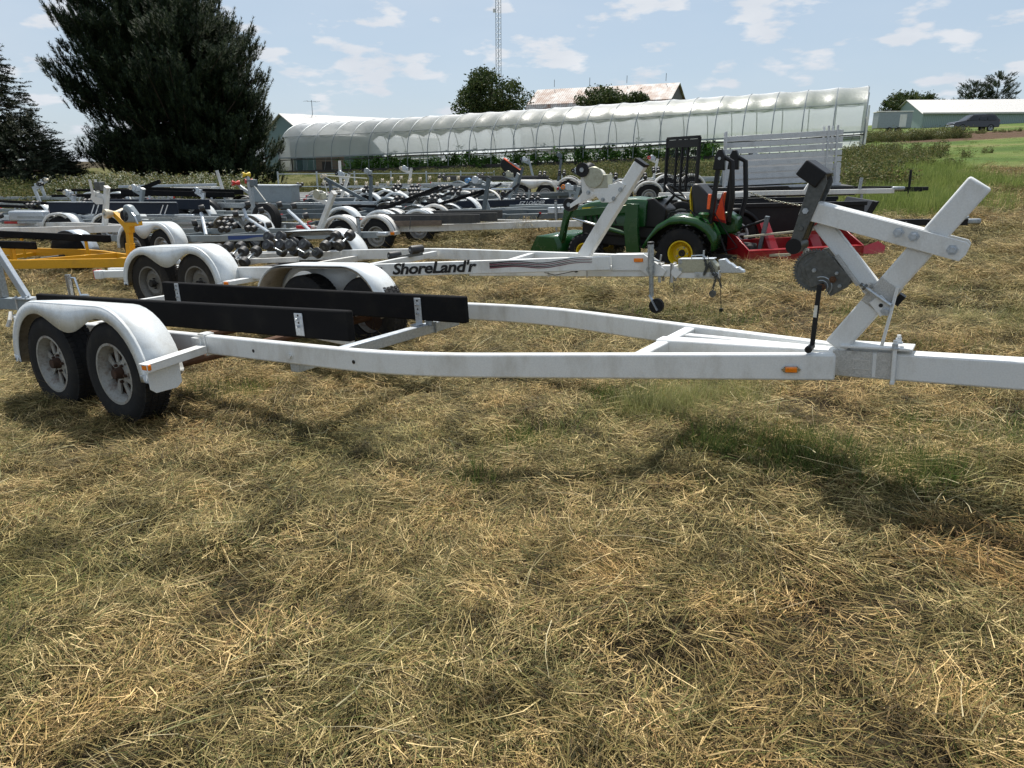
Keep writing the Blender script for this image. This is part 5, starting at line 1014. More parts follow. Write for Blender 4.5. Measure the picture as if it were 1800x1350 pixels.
# galvanised trailer with spare wheel, red and yellow bow rollers
T8 = field_trailer('galvanised trailer with an upright spare wheel and red and yellow bow rollers', -8.45, 17.9, .42, .01, 'galv', .8, -2.2, 1.0, 3.3, 4.4, .44, .12, (-.36, .36), .31, 'tandem', 'fiber', [((-1.8, -.35, .72), (1.0, -.35, .70))], post=(3.0, 1.30, -.03, 'galv', None, None, .05), jack=False)
for zz, y0, y1 in ((.36, -.62, -.2), (.52, -.5, -.12)): MB().bar((.6, y0, zz), (4.0, y1, zz), .04, .08).build('side_rail', M['galv'], T8)
for c, m_, r_ in (((2.62, -.05, 1.26), 'rroller', .06), ((2.86, .1, 1.30), 'rroller', .05), ((2.90, 0, 1.44), 'yroller', .055)): bowroller(T8, c, r_, .16, m_, (.5, 1, 0))
MB().bar((3.0, 0, 1.0), (2.6, 0, 1.25), .05, .05, up=(0, 1, 0)).build('bow_arm', M['galv'], T8); MB().box((3.08, 0, 1.26), (.14, .12, .16)).build('winch', M['grey'], T8, .02); MB().tube([(3.15, -.06, 1.2), (3.45, -.1, .9)], .012, 6).build('strap', M['sticker'], T8)
MB().bar((3.15, 0, .5), (3.4, 0, .85), .04, .05, up=(0, 1, 0)).build('post_brace', M['white2'], T8)
w_ = wheel(T8, (3.62, -.30, .52), -1, .335, .19, .19, 'disc', 'rubber', 'rimg'); w_['label'] = 'spare wheel standing on the tongue'
MB().bar((3.75, -.25, .2), (4.15, -.1, .34), .10, .05).build('wheel_clamp', M['galv'], T8); MB().plate([(0, 0), (.18, .16), (.20, -.02), (.06, -.12)], (3.95, -.33, .26), (1, 0, 0), (0, 0, 1), .05).build('fold_coupler', M['galvw'], T8)
# grey trailer with toolbox
TE = field_trailer('galvanised trailer carrying a grey steel toolbox behind the spare wheel', -8.3, 20.9, .14, .0, 'galv', .85, -2.5, 1.6, 3.8, 4.6, .62, .13, (-.4, .4), .32, 'round', 'blackp', [((-2.4, -.4, .86), (.9, -.4, .80)), ((-2.2, .5, .9), (.7, .5, .84))], jack=True)
MB().box((1.95, -.15, .83), (1.15, .55, .42)).build('toolbox', M['lgrey'], TE, .01); MB().box((1.95, -.15, 1.05), (1.2, .6, .03)).build('lid', M['galvw'], TE)
MB().bar((-2.6, -.3, .7), (-1.2, -.4, 1.15), .1, .06, up=(0, 1, 0)).build('bunk', M['carpet'], TE); decal_text(TE, 'Ex-cell', (3.02, -.335, .53), .13, .385*.93, 0, 'black', 0, .02, 1.0)
# grey V framed trailer with white keel rollers and strap
TN = field_trailer('slate grey trailer with long slanted keel arm and white ball rollers', -6.5, 20.6, .2, .0, 'grey', .8, -2.0, 1.2, 3.3, 4.0, .58, .11, (0,), .31, None, 'fiber', post=(2.8, 1.28, .06, 'grey', None, 'galv', .08), jack=False)
MB().bar((2.75, 0, .62), (1.55, 0, 1.22), .08, .06, up=(0, 1, 0)).build('keel_arm', M['grey'], TN); MB().bar((1.72, 0, .55), (1.70, 0, 1.14), .06, .10, up=(0, 1, 0)).build('keel_post', M['grey'], TN)
for dy in (-.08, .08): bowroller(TN, (1.52, dy, 1.27), .055, .07, 'wroller', (0, 1, 0))
MB().tube([(1.6, 0, 1.29), (2.75, 0, 1.22)], .014, 5).build('strap', M['sticker'], TN); MB().tube([(1.55, -.08, 1.2), (1.68, -.09, .7)], .012, 5).build('strap', M['sticker'], TN)
# rows of white rollers far back
TW = field_trailer('low trailer carrying two long rows of small white rollers in the weeds', -4.0, 23.4, .10, .0, 'lgrey', .8, -2.0, 1.4, 3.4, 4.2, .52, .08, (-.4, .4), .30, 'round', 'fiber', jack=False)
for k in range(9): bowroller(TW, (-1.7+k*.33, -.35, .86+.03*math.sin(k)), .065, .07, 'wroller', (.8, .5, 0))
for k in range(9): bowroller(TW, (-.1+k*.30, .45, .92+.04*(k % 3)), .06, .07, 'wroller', (.8, .5, 0))
MB().bar((-1.8, -.35, .74), (1.1, -.35, .74), .05, .05).build('roller_beam', M['galv'], TW); MB().bar((-.2, .45, .80), (2.4, .45, .80), .05, .05).build('roller_beam', M['galv'], TW)
# grey trailer with single white fender left of the middle
T9 = field_trailer('slate grey single axle trailer with white fender and lifted black bunks', -3.25, 17.0, .33, .03, 'grey', .8, -1.6, 1.5, 3.8, 4.6, .56, .11, (0,), .31, 'round', 'fiber', rollers=[(.9, -.2, .78, .5), (1.2, .1, .86, .5), (1.5, .35, .80, .4), (.6, .3, .74)], post=None, jack=False)
for (p0, p1) in (((.5, -.62, .55), (1.9, -.2, 1.05)), ((1.5, -.4, .58), (2.8, .1, .95)), ((-.3, -.5, .70), (.5, -.5, .68))): MB().bar(p0, p1, .06, .12, up=(0, 1, 0)).build('bunk', M['carpet'], T9, .01)
round_fender(T9, 1.25, .42, .42, .75, .45, 'fiber'); round_fender(T9, 2.15, .40, .42, .62, .32, 'fiber')
MB().box((.42, -1.0, .46), (.26, .14, .08)).build('step_bracket', M['white'], T9, .01); lamp(T9, (.45, -1.09, .44), (.09, .02, .04), 'amber', None)
# EZ trailers
E1 = field_trailer('slate grey trailer with tall bare winch post and amber light on its rail', -1.95, 15.75, .24, .04, 'grey', .72, -2.0, .5, 1.9, 3.3, .50, .12, (-.42, .38), .30, 'ridge', 'fiber', post=(1.42, 1.22, .16, 'grey', 'broller', True, .40), wm='rimg', crosses=(-1.6, -.2))
lamp(E1, (1.72, -.12, .44), (.10, .03, .06), 'amber', None); MB().plate([(0, 0), (.0, .4), (.14, .0)], (1.48, 0, .5), (1, 0, 0), (0, 0, 1), .03).build('post_gusset', M['lgrey'], E1)
MB().tube([(2.62, -.08, .5), (2.55, -.1, .35), (2.62, -.1, .12), (2.72, -.1, .0)], .014, 6).build('wire_loom', M['blackp'], E1); chain(E1, [(3.15, -.06, .44), (3.18, -.06, .05)], 10, .016); MB().box((2.95, -.01, .545), (.34, .10, .12)).build('brake_actuator', M['galvw'], E1, .01)
MB().box((2.62, -.045, .50), (.05, .01, .04)).build('reflector', M['redl'], E1)
E2 = field_trailer('navy roller trailer whose rail carries white slanted maker lettering', -3.1, 18.4, .17, .035, 'grey', .85, -2.4, 1.7, 4.4, 4.9, .56, .15, (-.4, .4), .32, None, 'fiber', rollers=[(1.9, -.3, .86, .5), (2.3, .1, .84, .5), (2.9, .0, .80, .4), (1.4, .2, .90, .4), (.9, -.3, .86, .5), (3.4, -.1, .66), (3.7, .15, .64)], jack=True, crosses=(-1.9, -.7, .6, 2.4))
MB().path([(1.2, -.90, .585), (4.9, -.30, .55)], .03, .14).build('side_rail', M['navy'], E2); decal_text(E2, 'EZ LOADER', (3.42, -.575, .52), .11, math.atan(.6/3.7), 0, 'lettering', .45, .01, 1.05)
for (p0, p1) in (((1.2, -.5, .6), (2.2, .0, 1.0)), ((2.2, -.6, .62), (2.9, .1, .98)), ((2.9, -.3, .6), (3.3, .2, .95)), ((.6, -.6, .62), (1.8, -.2, .98))): MB().bar(p0, p1, .05, .08, up=(0, 1, 0)).build('roller_beam', M['blackp'], E2)
round_fender(E2, 2.6, .50, .38, -.2, -.45, 'white2'); MB().tube([(.9, -.2, .92), (3.2, -.1, .86)], .03, 6).build('keel_tube', M['galvw'], E2)
# trailer with keel pad
BK = field_trailer('slate grey trailer whose post carries a black pointed bow pad', -3.3, 21.4, .17, .02, 'grey', .85, -2.2, 1.6, 4.0, 5.0, .58, .13, (-.4, .4), .32, 'round', 'fiber', post=(3.45, 1.28, .22, 'grey', None, 'galv', .25), jack=True)
MB().plate([(-.30, .28), (-.22, .33), (.0, .22), (.22, .02), (.20, -.10), (.02, -.16), (-.18, -.04), (-.32, .14)], (3.38, 0, 1.20), (1, 0, 0), (0, 0, 1), .26).build('bow_pad', M['blackp'], BK, .04)
MB().plate([(-.22, .325), (.22, .02), (.225, .035), (-.21, .345)], (3.38, 0, 1.20), (1, 0, 0), (0, 0, 1), .27).build('pad_trim', M['orange'], BK)
FL = field_trailer('galvanised flat trailer with low white fenders in the weeds at the back', -.6, 25.0, .05, .0, 'galv', .9, -2.2, 1.6, 3.2, 4.0, .60, .10, (.9, 1.7), .30, 'tandem', 'white2', [((-1.6, -.5, .76), (1.8, -.5, .76)), ((-1.6, .5, .76), (1.8, .5, .76))], bm='plank', post=(2.1, 1.35, .10, 'grey', None, 'grey', .06), jack=False)
for k_, (lb_, xx, yy, ph, mm, rol, ps) in enumerate((('dark grey trailer with small black double bow roller beside the tractor loader', -1.9, 17.3+.0, .12, 'grey', 'blackp', (3.05, 1.10, .10, 'grey', 'blackp', 'galvw', .28)), ('grey trailer with an orange bow roller just left of the white post head', -1.75, 14.9, .10, 'lgrey', 'oroller', (2.95, .93, .10, 'lgrey', 'oroller', 'galvw', .30)), )):
    if k_ == 0: xx, yy = -1.35, 18.9
    field_trailer(lb_, xx+.2, yy+2.0, ph, .03, mm, .7, -1.0, 1.0, 3.0, 3.6, .56, .09, (0,), .30, 'round', 'white2', post=ps, jack=False)
# white plank carrying trailer
T10 = field_trailer('dirty white single beam trailer carrying dark planks, hay hanging from its rail', -2.45, 14.85, .33, .035, 'white2', .80, -1.2, 1.3, 3.3, 3.95, .48, .12, (-.42, .34), .30, 'ridge', 'white2', jack=False, wm='rim', tail=False)
for (yy, zz, x0, x1) in ((-.86, .585, .45, 2.25), (-.60, .60, .3, 2.5), (.4, .6, .2, 2.3)): MB().bar((x0, yy, zz), (x1, yy*.84, zz-.01), .05, .15).build('plank', M['plank'], T10, .004)
MB().bar((.5, -.93, .52), (1.55, -.83, .52), .03, .09).build('plank', M['wood'], T10); chain(T10, [(1.0, -.96, .62), (.98, -.99, .42)], 9, .016)
MB().box((-1.3, -.95, .46), (.26, .12, .09)).build('tail_light', M['redl'], T10, .01); MB().box((.66, -1.03, .36), (.18, .2, .07)).build('step_bracket', M['white2'], T10, .006); lamp(T10, (.70, -1.14, .36), (.08, .02, .05), 'amber', None)
# hay wisps snagged on that rail
hz = []
for c0, n_, sc in (((.25, 13.75), 520, 1.), ((-.62, 14.05), 260, .8)):
    x_ = c0[0]+rng.normal(0, .14*sc, n_); y_ = c0[1]+rng.normal(0, .08, n_); z_ = G(*c0)+U(.05, .58, n_)
    v_, f_ = ribbons(np.stack([x_, y_, z_], -1), U(0, 6.28, n_), rng.normal(-.9, .5, n_), U(.08, .28, n_), np.full(n_, .005), rng.normal(0, .3, (n_, 2))); hz.append((v_, f_))
hz = join(hz); o = link('hay_wisps', fastmesh('hay_wisps', *hz), M['hay']); tag(o, 'dry hay hanging in a tangle over the rail of the dirty white trailer', 'hay', None, 'stuff')
# low dismantled galvanised trailers at the left back
for lb_, xx, yy, ph, mm, bk_ in (('first low galvanised trailer in the left back heap, its red lights to the right', -11.6, 22.3, 3.05, 'galv', 1), ('dark low bunk trailer lying behind the navy board trailer', -10.2, 19.6, .06, 'lgrey', 1), ('low trailer with long black bunks and white humps at the far left', -12.7, 19.2, .40, 'lgrey', 1), ('far low galvanised trailer before the white flowers', -12.8, 24.6, 3.02, 'galv', 1)):
    field_trailer(lb_, xx, yy, ph, .0, mm, .8, -2.0, 1.0, 2.8, 3.6, .50, .09, (-.38, .38), .29, 'round' if 'white' in lb_ or 'dark' in lb_ else None, 'fiber', [((-2.2, -.5, .70), (1.6, -.5, .68)), ((-1.2, .5, .72), (1.6, .5, .70))], jack=False, post=(2.2, .95, .1, 'galvw', 'wroller' if 'far' in lb_ else 'blackp', 'galvw', .2), bh=.07)
bt = empty('beam_stack', P(-11.2, 25.0), (0, 0, R(-4)), 'stack of weathered white beams lying on the heap before the flowers', 'beams', None)
for k in range(7): MB().bar((-1.6+.1*(k % 3), -.3+.22*(k % 3), .55+.11*(k//3)), (1.7-.2*(k % 2), -.35+.25*(k % 3), .62+.11*(k//3)), .10, .08).build('beam', M['white2' if k % 2 else 'galvw'], bt, .004)
for lb_, xx, yy, ph, mm in (('grey trailer with white fender arch seen past the black ramp gate', 3.4, 21.0, .15, 'grey'), ('trailer with silver fender behind the tractor seat', 5.0, 23.2, .12, 'lgrey'), ('white frame trailer in the back row left of the ramp gate', 2.2, 24.4, .1, 'white2')):
    field_trailer(lb_, xx, yy, ph, .02, mm, .8, -2.0, 1.0, 2.6, 3.2, .58, .10, (-.36, .36), .31, 'round', 'white2', rollers=[(-1.2, -.3, .80, .4), (-.6, .2, .82, .4), (.2, -.2, .82, .4)], jack=False, post=(2.3, 1.2, .12, mm, 'rroller' if 'white frame' in lb_ else 'blackp', 'galvw', .25))
for lb_, xx, yy, ph, mm, ro_, ps_ in (('white framed roller trailer behind the toolbox trailer', -5.6, 24.6, .12, 'white2', [(-1.2, -.3, .8), (-.5, .2, .82), (.3, -.2, .8)], (2.3, 1.25, .15, 'white2', 'wroller', 'galvw', .3)),
        ('silver trailer with black double rollers between the keel arm and the bare post', -2.6, 20.3, .22, 'galvw', [(-1.2, -.3, .84, .5), (-.6, .3, .86, .4), (.1, -.3, .84, .5), (.8, .1, .82, .4)], (2.6, 1.15, .25, 'lgrey', 'blackp', 'zincy', .3)),
        ('silver trailer at the back with a tilted post over the white roller rows', -1.4, 26.6, .05, 'galvw', [(-1, -.3, .8), (.3, .2, .8)], (2.2, 1.3, -.2, 'lgrey', 'blackp', 'galvw', .3)),
        ('white single post trailer in the left heap behind the navy boards', -7.2, 22.9, .2, 'white2', [(-.8, -.2, .8), (.4, .2, .8)], (2.2, 1.2, .3, 'white2', 'blackp', 'galvw', .3)),
        ('low silver trailer with a single axle beyond the left white trailer', -10.6, 18.2, .35, 'galvw', [(-.9, -.3, .78), (.2, .2, .8)], (2.1, 1.1, .2, 'lgrey', 'wroller', 'galvw', .25))):
    field_trailer(lb_, xx, yy, ph, .02, mm, .78, -2.0, 1.0, 2.8, 3.5, .54, .10, (0,) if 'single' in lb_ else (-.36, .36), .28, 'round', 'lgrey' if 'silver' in lb_ else 'white2', rollers=ro_, jack=True, post=ps_)
# ------------------------------------------------------------------ black flatbed with ramp gate and aluminium side panels
BF = root_at('flatbed_trailer', 6.0, 17.6, .24, .035, 'long black flatbed trailer carrying the bare aluminium side panels', None, GRP); BF.location.z -= .12; BF.scale = (.8, .9, 1)
MB().box((0, 0, .60), (4.2, 1.8, .16)).build('deck_frame', M['blackp'], BF, .01); MB().box((0, 0, .70), (4.15, 1.75, .03)).build('deck', M['plank'], BF)
for sg in (-1, 1):
    MB().bar((2.1, sg*.85, .60), (3.3, 0, .60), .06, .12).build('tongue_rail', M['blackp'], BF)
    for a_ in (-.75, .05): wheel(BF, (a_, sg*1.02, .33), sg, .33, .19, .19, 'disc', 'rubber', 'rimg')
    MB().plate([(-1.2, .68), (-1.05, .76), (.35, .76), (.5, .68)], (0, sg*1.02, 0), (1, 0, 0), (0, 0, 1), .24).build('fender', M['blackp'], BF, .01)
MB().bar((3.0, 0, .60), (4.0, 0, .58), .08, .10).build('tongue', M['blackp'], BF); MB().box((4.05, 0, .59), (.2, .09, .08)).build('coupler', M['blackp'], BF, .01)
MB().tube([(3.65, -.06, .12), (3.65, -.06, 1.0)], .032, 10).build('jack', M['blackp'], BF); lamp(BF, (2.12, -.88, .62), (.08, .04, .05), 'amber', None)
gt = MB(); gw_ = 1.50; gh_ = 1.32
for y_ in (-gw_/2, gw_/2): gt.bar((0, y_, 0), (0, y_, gh_), .06, .06, up=(0, 1, 0))
for y_ in (-.27, .27, 0): gt.bar((0, y_, 0), (0, y_, gh_), .045, .045, up=(0, 1, 0))
for z_ in (0, gh_): gt.bar((0, -gw_/2, z_), (0, gw_/2, z_), .06, .06)
gt.box((0, 0, gh_-.12), (.05, gw_, .16)); UT = root_at('utility_trailer', 3.80, 17.0, -.25, .0, 'black utility trailer behind the tractor seat with its mesh ramp gate standing up', None, GRP)
MB().box((1.15, 0, .42), (2.3, 1.5, .10)).build('deck_frame', M['blackp'], UT, .01)
for sg in (-1, 1):
    MB().bar((.0, sg*.76, .72), (2.3, sg*.76, .72), .04, .04).build('side_rail', M['blackp'], UT); wheel(UT, (1.1, sg*.92, .31), sg, .31, .18, .18, 'disc', 'rubber', 'rimg'); round_fender(UT, 1.1, .31, .39, sg*1.02, sg*.80, 'blackp')
    MB().bar((2.25, sg*.7, .42), (3.2, 0, .42), .05, .08).build('tongue_rail', M['blackp'], UT)
go_ = gt.build('ramp_gate', M['blackp'], UT); go_.location = (-.05, 0, .46)
me_ = MB(); nn_ = 30
for k in range(nn_): 
    for s_ in (-1, 1):
        y0 = -gw_/2+gw_*k/nn_; L_ = gw_*.5; 
        for zz in (0,): pass
b = MB()
for k in range(-24, 25):
    for s_ in (-1, 1):
        c = k*.075; pts = []
        for t in np.linspace(0, gh_-.2, 2): pts.append((0, c+s_*t*.55, t))
        y0, y1 = pts[0][1], pts[1][1]; z0, z1 = 0, gh_-.2
        def clip(y_, lo, hi): return max(lo, min(hi, y_))
        lo, hi = -gw_/2, gw_/2; dz = (z1-z0)/(y1-y0)
        a0_, a1_ = clip(y0, lo, hi), clip(y1, lo, hi)
        if abs(a1_-a0_) > .03: b.bar((0, a0_, z0+(a0_-y0)*dz), (0, a1_, z0+(a1_-y0)*dz), .008, .008, up=(1, 0, 0))
o = b.build('mesh', M['blackp'], go_); o['kind'] = 'stuff'
AL = root_at('aluminium_side_panels', 6.12, 17.6, .20, .05, 'bare aluminium slatted side panels stacked upright on the black flatbed', None, None, 'panels'); AL.location.z = 1.10; AL.scale = (.84, .9, .90)
for k in range(8):
    for yy, x0, x1 in ((-.32, -1.45, 1.55), (.18, -1.40, 1.45)):
        MB().bar((x0, yy, .15+k*.155+(.075 if yy > 0 and k < 4 else 0)), (x1, yy, .15+k*.155+.01*(k % 2)+(.075 if yy > 0 and k < 4 else 0)), .035, .12).build('slat', M['alu'], AL, .004)
for yy in (-.36, .22):
    for q in (-1.40, 1.18, 1.40): MB().bar((q, yy, .0), (q, yy, 1.42), .045, .07, up=(0, 1, 0)).build('upright', M['alu'], AL, .004)
MB().bar((-1.5, -.45, .03), (1.55, -.45, .03), .05, .06).build('slat', M['alu'], AL); MB().bar((1.46, -.42, .02), (1.46, -.42, .55), .10, .06, up=(0, 1, 0)).build('latch', M['alu'], AL)
WT = root_at('tilt_trailer', 4.55, 14.45, .18, .03, 'small white trailer frame with a short slanted post before the black flatbed', None, GRP)
MB().bar((-1.7, 0, .72), (2.55, 0, .70), .08, .085).build('tongue', M['white2'], WT, .005); MB().bar((1.0, 0, .74), (1.2, 0, 1.10), .06, .07, up=(0, 1, 0)).build('winch_post', M['white2'], WT)
MB().bar((1.95, 0, .72), (1.97, 0, .95), .05, .05, up=(0, 1, 0)).build('jack_socket', M['galv'], WT); MB().box((2.62, 0, .74), (.22, .08, .07)).build('coupler', M['galv'], WT, .02); MB().tube([(2.0, 0, .1), (2.0, 0, .7)], .025, 8).build('jack', M['galv'], WT)
for sg in (-1, 1): wheel(WT, (-1.3, sg*.7, .31), sg, .31, .18, .18, 'disc', 'rubber', 'rimg'); MB().bar((-1.7, sg*.5, .68), (0, 0, .69), .06, .08).build('frame_rail', M['white2'], WT)
MB().bar((-1.3, -.7, .5), (-1.3, .7, .5), .06, .2).build('axle', M['galv'], WT)
# black dump trailer box
DT = root_at('dump_trailer', 4.25, 12.25, .15, .03, 'black steel box dump trailer behind the red box scraper', None, GRP)
bx = MB()
for sg in (-1, 1): bx.box((0, sg*.78, .68), (2.35, .04, .40)); bx.bar((-1.2, sg*.80, .90), (1.2, sg*.80, .90), .07, .06)
bx.bar((1.17, -.80, .62), (1.30, -.80, .92), .06, .06, up=(0, 1, 0)); bx.add([(1.12, -.8, .48), (1.12, .8, .48), (1.34, .8, .92), (1.34, -.8, .92), (1.16, -.8, .48), (1.16, .8, .48), (1.38, .8, .92), (1.38, -.8, .92)], [(0,1,2,3), (7,6,5,4), (0,3,7,4), (1,5,6,2), (3,2,6,7), (0,4,5,1)])
bx.box((-1.17, 0, .68), (.04, 1.56, .40)); bx.box((0, 0, .48), (2.35, 1.56, .04)); o = bx.build('tub', M['blackp'], DT, .005); o.location.z = -.19
MB().box((0, 0, .40), (2.4, .9, .12)).build('chassis', M['blackp'], DT); MB().bar((1.1, -.02, .36), (2.95, -.02, .34), .08, .10).build('tongue', M['blackp'], DT, .005)
for sg in (-1, 1): wheel(DT, (-.7, sg*.98, .30), sg, .30, .18, .17, 'spoke', 'rubber', 'white_rim' if False else 'fiber'); round_fender(DT, -.7, .30, .38, sg*1.08, sg*.84, 'blackp')
MB().box((3.03, -.02, .35), (.22, .08, .08)).build('coupler', M['galv'], DT, .02); MB().tube([(2.85, -.05, .38), (2.95, -.06, .42)], .02, 6).build('latch', M['galv'], DT)
jb = MB().bar((2.0, -.12, .36), (2.12, -.12, .20), .05, .07, up=(0, 1, 0)).build('jack_bracket', M['blackp'], DT); MB().lathe((2.16, -.12, .07), (0, 1, 0), [(-.05, .05), (-.05, .165), (.05, .165), (.05, .05)], 24).build('jack_wheel', M['rubber'], jb)
chain(DT, [(-.55, -1.1, .92), (-.25, -1.1, .80), (.15, -1.1, .72), (.3, -1.1, .70)], 26, .022, 'zincy')
# ------------------------------------------------------------------ red box scraper
RS = root_at('box_scraper', 3.92, 10.62, -.22, .02, 'red steel box scraper implement lying on the hay behind the tractor', .20, None, 'implement'); RS.scale = (1.05, 1, .80)
MB().bar((-.80, -.45, .27), (.85, -.45, .27), .035, .25).build('front_blade', M['red'], RS, .004); MB().bar((-.80, -.40, .41), (.85, -.40, .41), .14, .02).build('blade_flange', M['red'], RS)
MB().bar((-.78, .12, .38), (.85, .12, .38), .03, .30).build('rear_blade', M['red'], RS, .004)
for xx in (-.80, .86): MB().plate([(-.47, .15), (-.47, .42), (-.10, .62), (.14, .66), (.14, .15)], (xx, 0, 0), (0, 1, 0), (0, 0, 1), .02).build('side_plate', M['red'], RS, .003)
MB().plate([(0, .0), (.32, -.02), (.38, .12), (.30, .22), (0, .12)], (.86, -.46, .27), (1, 0, 0), (0, .5, .86), .02).build('wing', M['red'], RS)
for xx in (-.35, .30): MB().bar((xx, -.3, .30), (xx, .05, .80), .10, .14, up=(1, 0, 0)).build('hitch_bracket', M['red'], RS, .004)
MB().box((.28, -.05, .72), (.22, .2, .30)).build('shank_box', M['red'], RS, .01); MB().bar((-.75, -.2, .62), (.35, -.2, .70), .03, .03).build('top_bar', M['zincy'], RS)
o = MB().lathe((-.32, -.470, .27), (0, 1, 0), [(0, .075), (-.002, .075)], 30).build('oval_emblem', M['lettering'], RS); o.scale = (1, 1, .5); o.location = (0, 0, .135)
o = MB().lathe((-.32, -.473, .27), (0, 1, 0), [(0, .068), (-.002, .068)], 30).build('oval_emblem', M['smvr'], RS); o.scale = (1, 1, .5); o.location = (0, 0, .135)
MB().box((.55, -.1, .60), (.09, .003, .05)).build('sticker', M['sticker'], RS)
# ------------------------------------------------------------------ compact tractor
TR = empty('compact_tractor', (2.64, 10.92, .07), (0, -.03, math.atan2(.5, -.866)), 'small green and yellow compact tractor with front loader behind the white winch post', 'tractor'); TR.scale = (1.06, 1.06, 1.08)
# local: x forward, y to its left (the viewer's side), z up; rear axle at the origin
def tw(c, side, Rt, wt, rr): 
    b = MB(); k_ = []; b.lathe((0, 0, 0), (0, 1, 0), [(-wt*.3, rr-.01), (-wt*.45, rr+.02), (-wt*.5, (rr+Rt)/2), (-wt*.42, Rt*.95), (-wt*.3, Rt*.985), (wt*.3, Rt*.985), (wt*.42, Rt*.95), (wt*.5, (rr+Rt)/2), (wt*.45, rr+.02), (wt*.3, rr-.01)], 40, False)
    for k in range(22):
        for sg in (-1, 1):
            a = 2*math.pi*(k+(.5 if sg > 0 else 0))/22; rot = Matrix.Rotation(a, 3, 'Y') @ Matrix.Rotation(sg*.55, 3, 'Z'); b.box(Matrix.Rotation(a, 3, 'Y') @ Vector((0, sg*wt*.22, Rt*.995)), (.030, wt*.48, .03), rot)
    o = b.build('wheel', M['rubber'], TR); o.location = c; o.rotation_euler = (0, 0, math.pi if side > 0 else 0)
    MB().lathe((0, 0, 0), (0, 1, 0), [(-wt*.36, rr), (-wt*.42, rr+.004), (-wt*.42, rr-.012), (-wt*.2, rr*.86), (wt*.05, rr*.80), (wt*.08, rr*.62), (-.02, rr*.55), (-.025, rr*.3), (-.02, .01)], 32, False).build('rim', M['gyellow'], o)
    MB().lathe((0, -.03, 0), (0, 1, 0), [(-.01, .01), (-.01, rr*.27), (.03, rr*.3)], 16, False).build('hub', M['dark'], o)
    b = MB(); [b.lathe((math.cos(a)*rr*.45, -.025, math.sin(a)*rr*.45), (0, 1, 0), [(-.012, .010), (0, .012)], 6) for a in np.linspace(0, 5.03, 5)]; b.build('wheel_bolts', M['galv'], o)
for sg in (-1, 1): tw((0, sg*.44, .335), sg, .335, .26, .165); tw((1.42, sg*.42, .235), sg, .235, .18, .115)
MB().box((.60, 0, .42), (1.75, .30, .22)).build('chassis', M['dark'], TR, .02); MB().box((0, 0, .38), (.35, .62, .24)).build('rear_axle_case', M['dark'], TR, .03); MB().box((1.42, 0, .28), (.12, .62, .10)).build('front_axle', M['dark'], TR, .02)
# hood: lofted
hd = MB(); secs = [(.62, .26, .62, .98), (.80, .27, .60, .99), (1.15, .255, .60, .955), (1.50, .235, .60, .895), (1.68, .20, .62, .83), (1.74, .15, .66, .76)]; vs = []
for (x_, hw_, z0_, z1_) in secs: vs += [(x_, -hw_, z0_), (x_, -hw_, z1_-.08), (x_, -hw_*.82, z1_-.015), (x_, 0, z1_+.01), (x_, hw_*.82, z1_-.015), (x_, hw_, z1_-.08), (x_, hw_, z0_)]
fs = [(i*7+j, i*7+j+1, i*7+7+j+1, i*7+7+j) for i in range(5) for j in range(6)]+[(0, 1, 2, 3, 4, 5, 6), (41, 40, 39, 38, 37, 36, 35)]; hd.add(vs, fs); h_o = hd.build('hood', M['green'], TR, .006, ang=40)
for sg in (-1, 1):
    MB().bar((.75, sg*.272, .90), (1.60, sg*.228, .80), .004, .022, up=(0, 0, 1)).build('stripe', M['gyellow'], h_o)
    for k in range(6): MB().bar((1.05+k*.09, sg*.262, .62), (1.10+k*.09, sg*.262, .76), .02, .008, up=(0, 1, 0)).build('grille_slot', M['blackp'], h_o)
MB().box((1.0, 0, .54), (1.2, .40, .18)).build('engine', M['dark'], TR, .02)
MB().plate([(.35, .60), (.35, .86), (.55, 1.0), (.66, .97), (.66, .60)], (0, 0, 0), (1, 0, 0), (0, 0, 1), .44).build('dash', M['blackp'], TR, .02); MB().plate([(-.10, -.03), (.1, -.06), (.1, -.04), (-.10, .0)], (.56, 0, 1.02), (1, 0, 0), (0, 0, 1), .3).build('instrument_hood', M['green'], TR, .01)
b = MB(); cst = Vector((.30, 0, 1.07)); nx_ = Vector((-.55, 0, .83)); ux_ = Vector((.83, 0, .55)); b.tube([cst+ux_*.17*math.cos(a)+Vector((0, .17, 0))*math.sin(a) for a in np.linspace(0, 2*math.pi, 25)], .014, 7, False)
for a in (0, 2.1, 4.2): b.tube([cst-nx_*.03, cst+ux_*.17*math.cos(a)+Vector((0, .17, 0))*math.sin(a)], .010, 5)
b.tube([cst-nx_*.03, (.45, 0, .88)], .02, 8); b.build('steering_wheel', M['blackp'], TR)
MB().box((.52, 0, .36), (.55, .86, .03)).build('floor_plate', M['blackp'], TR, .005)
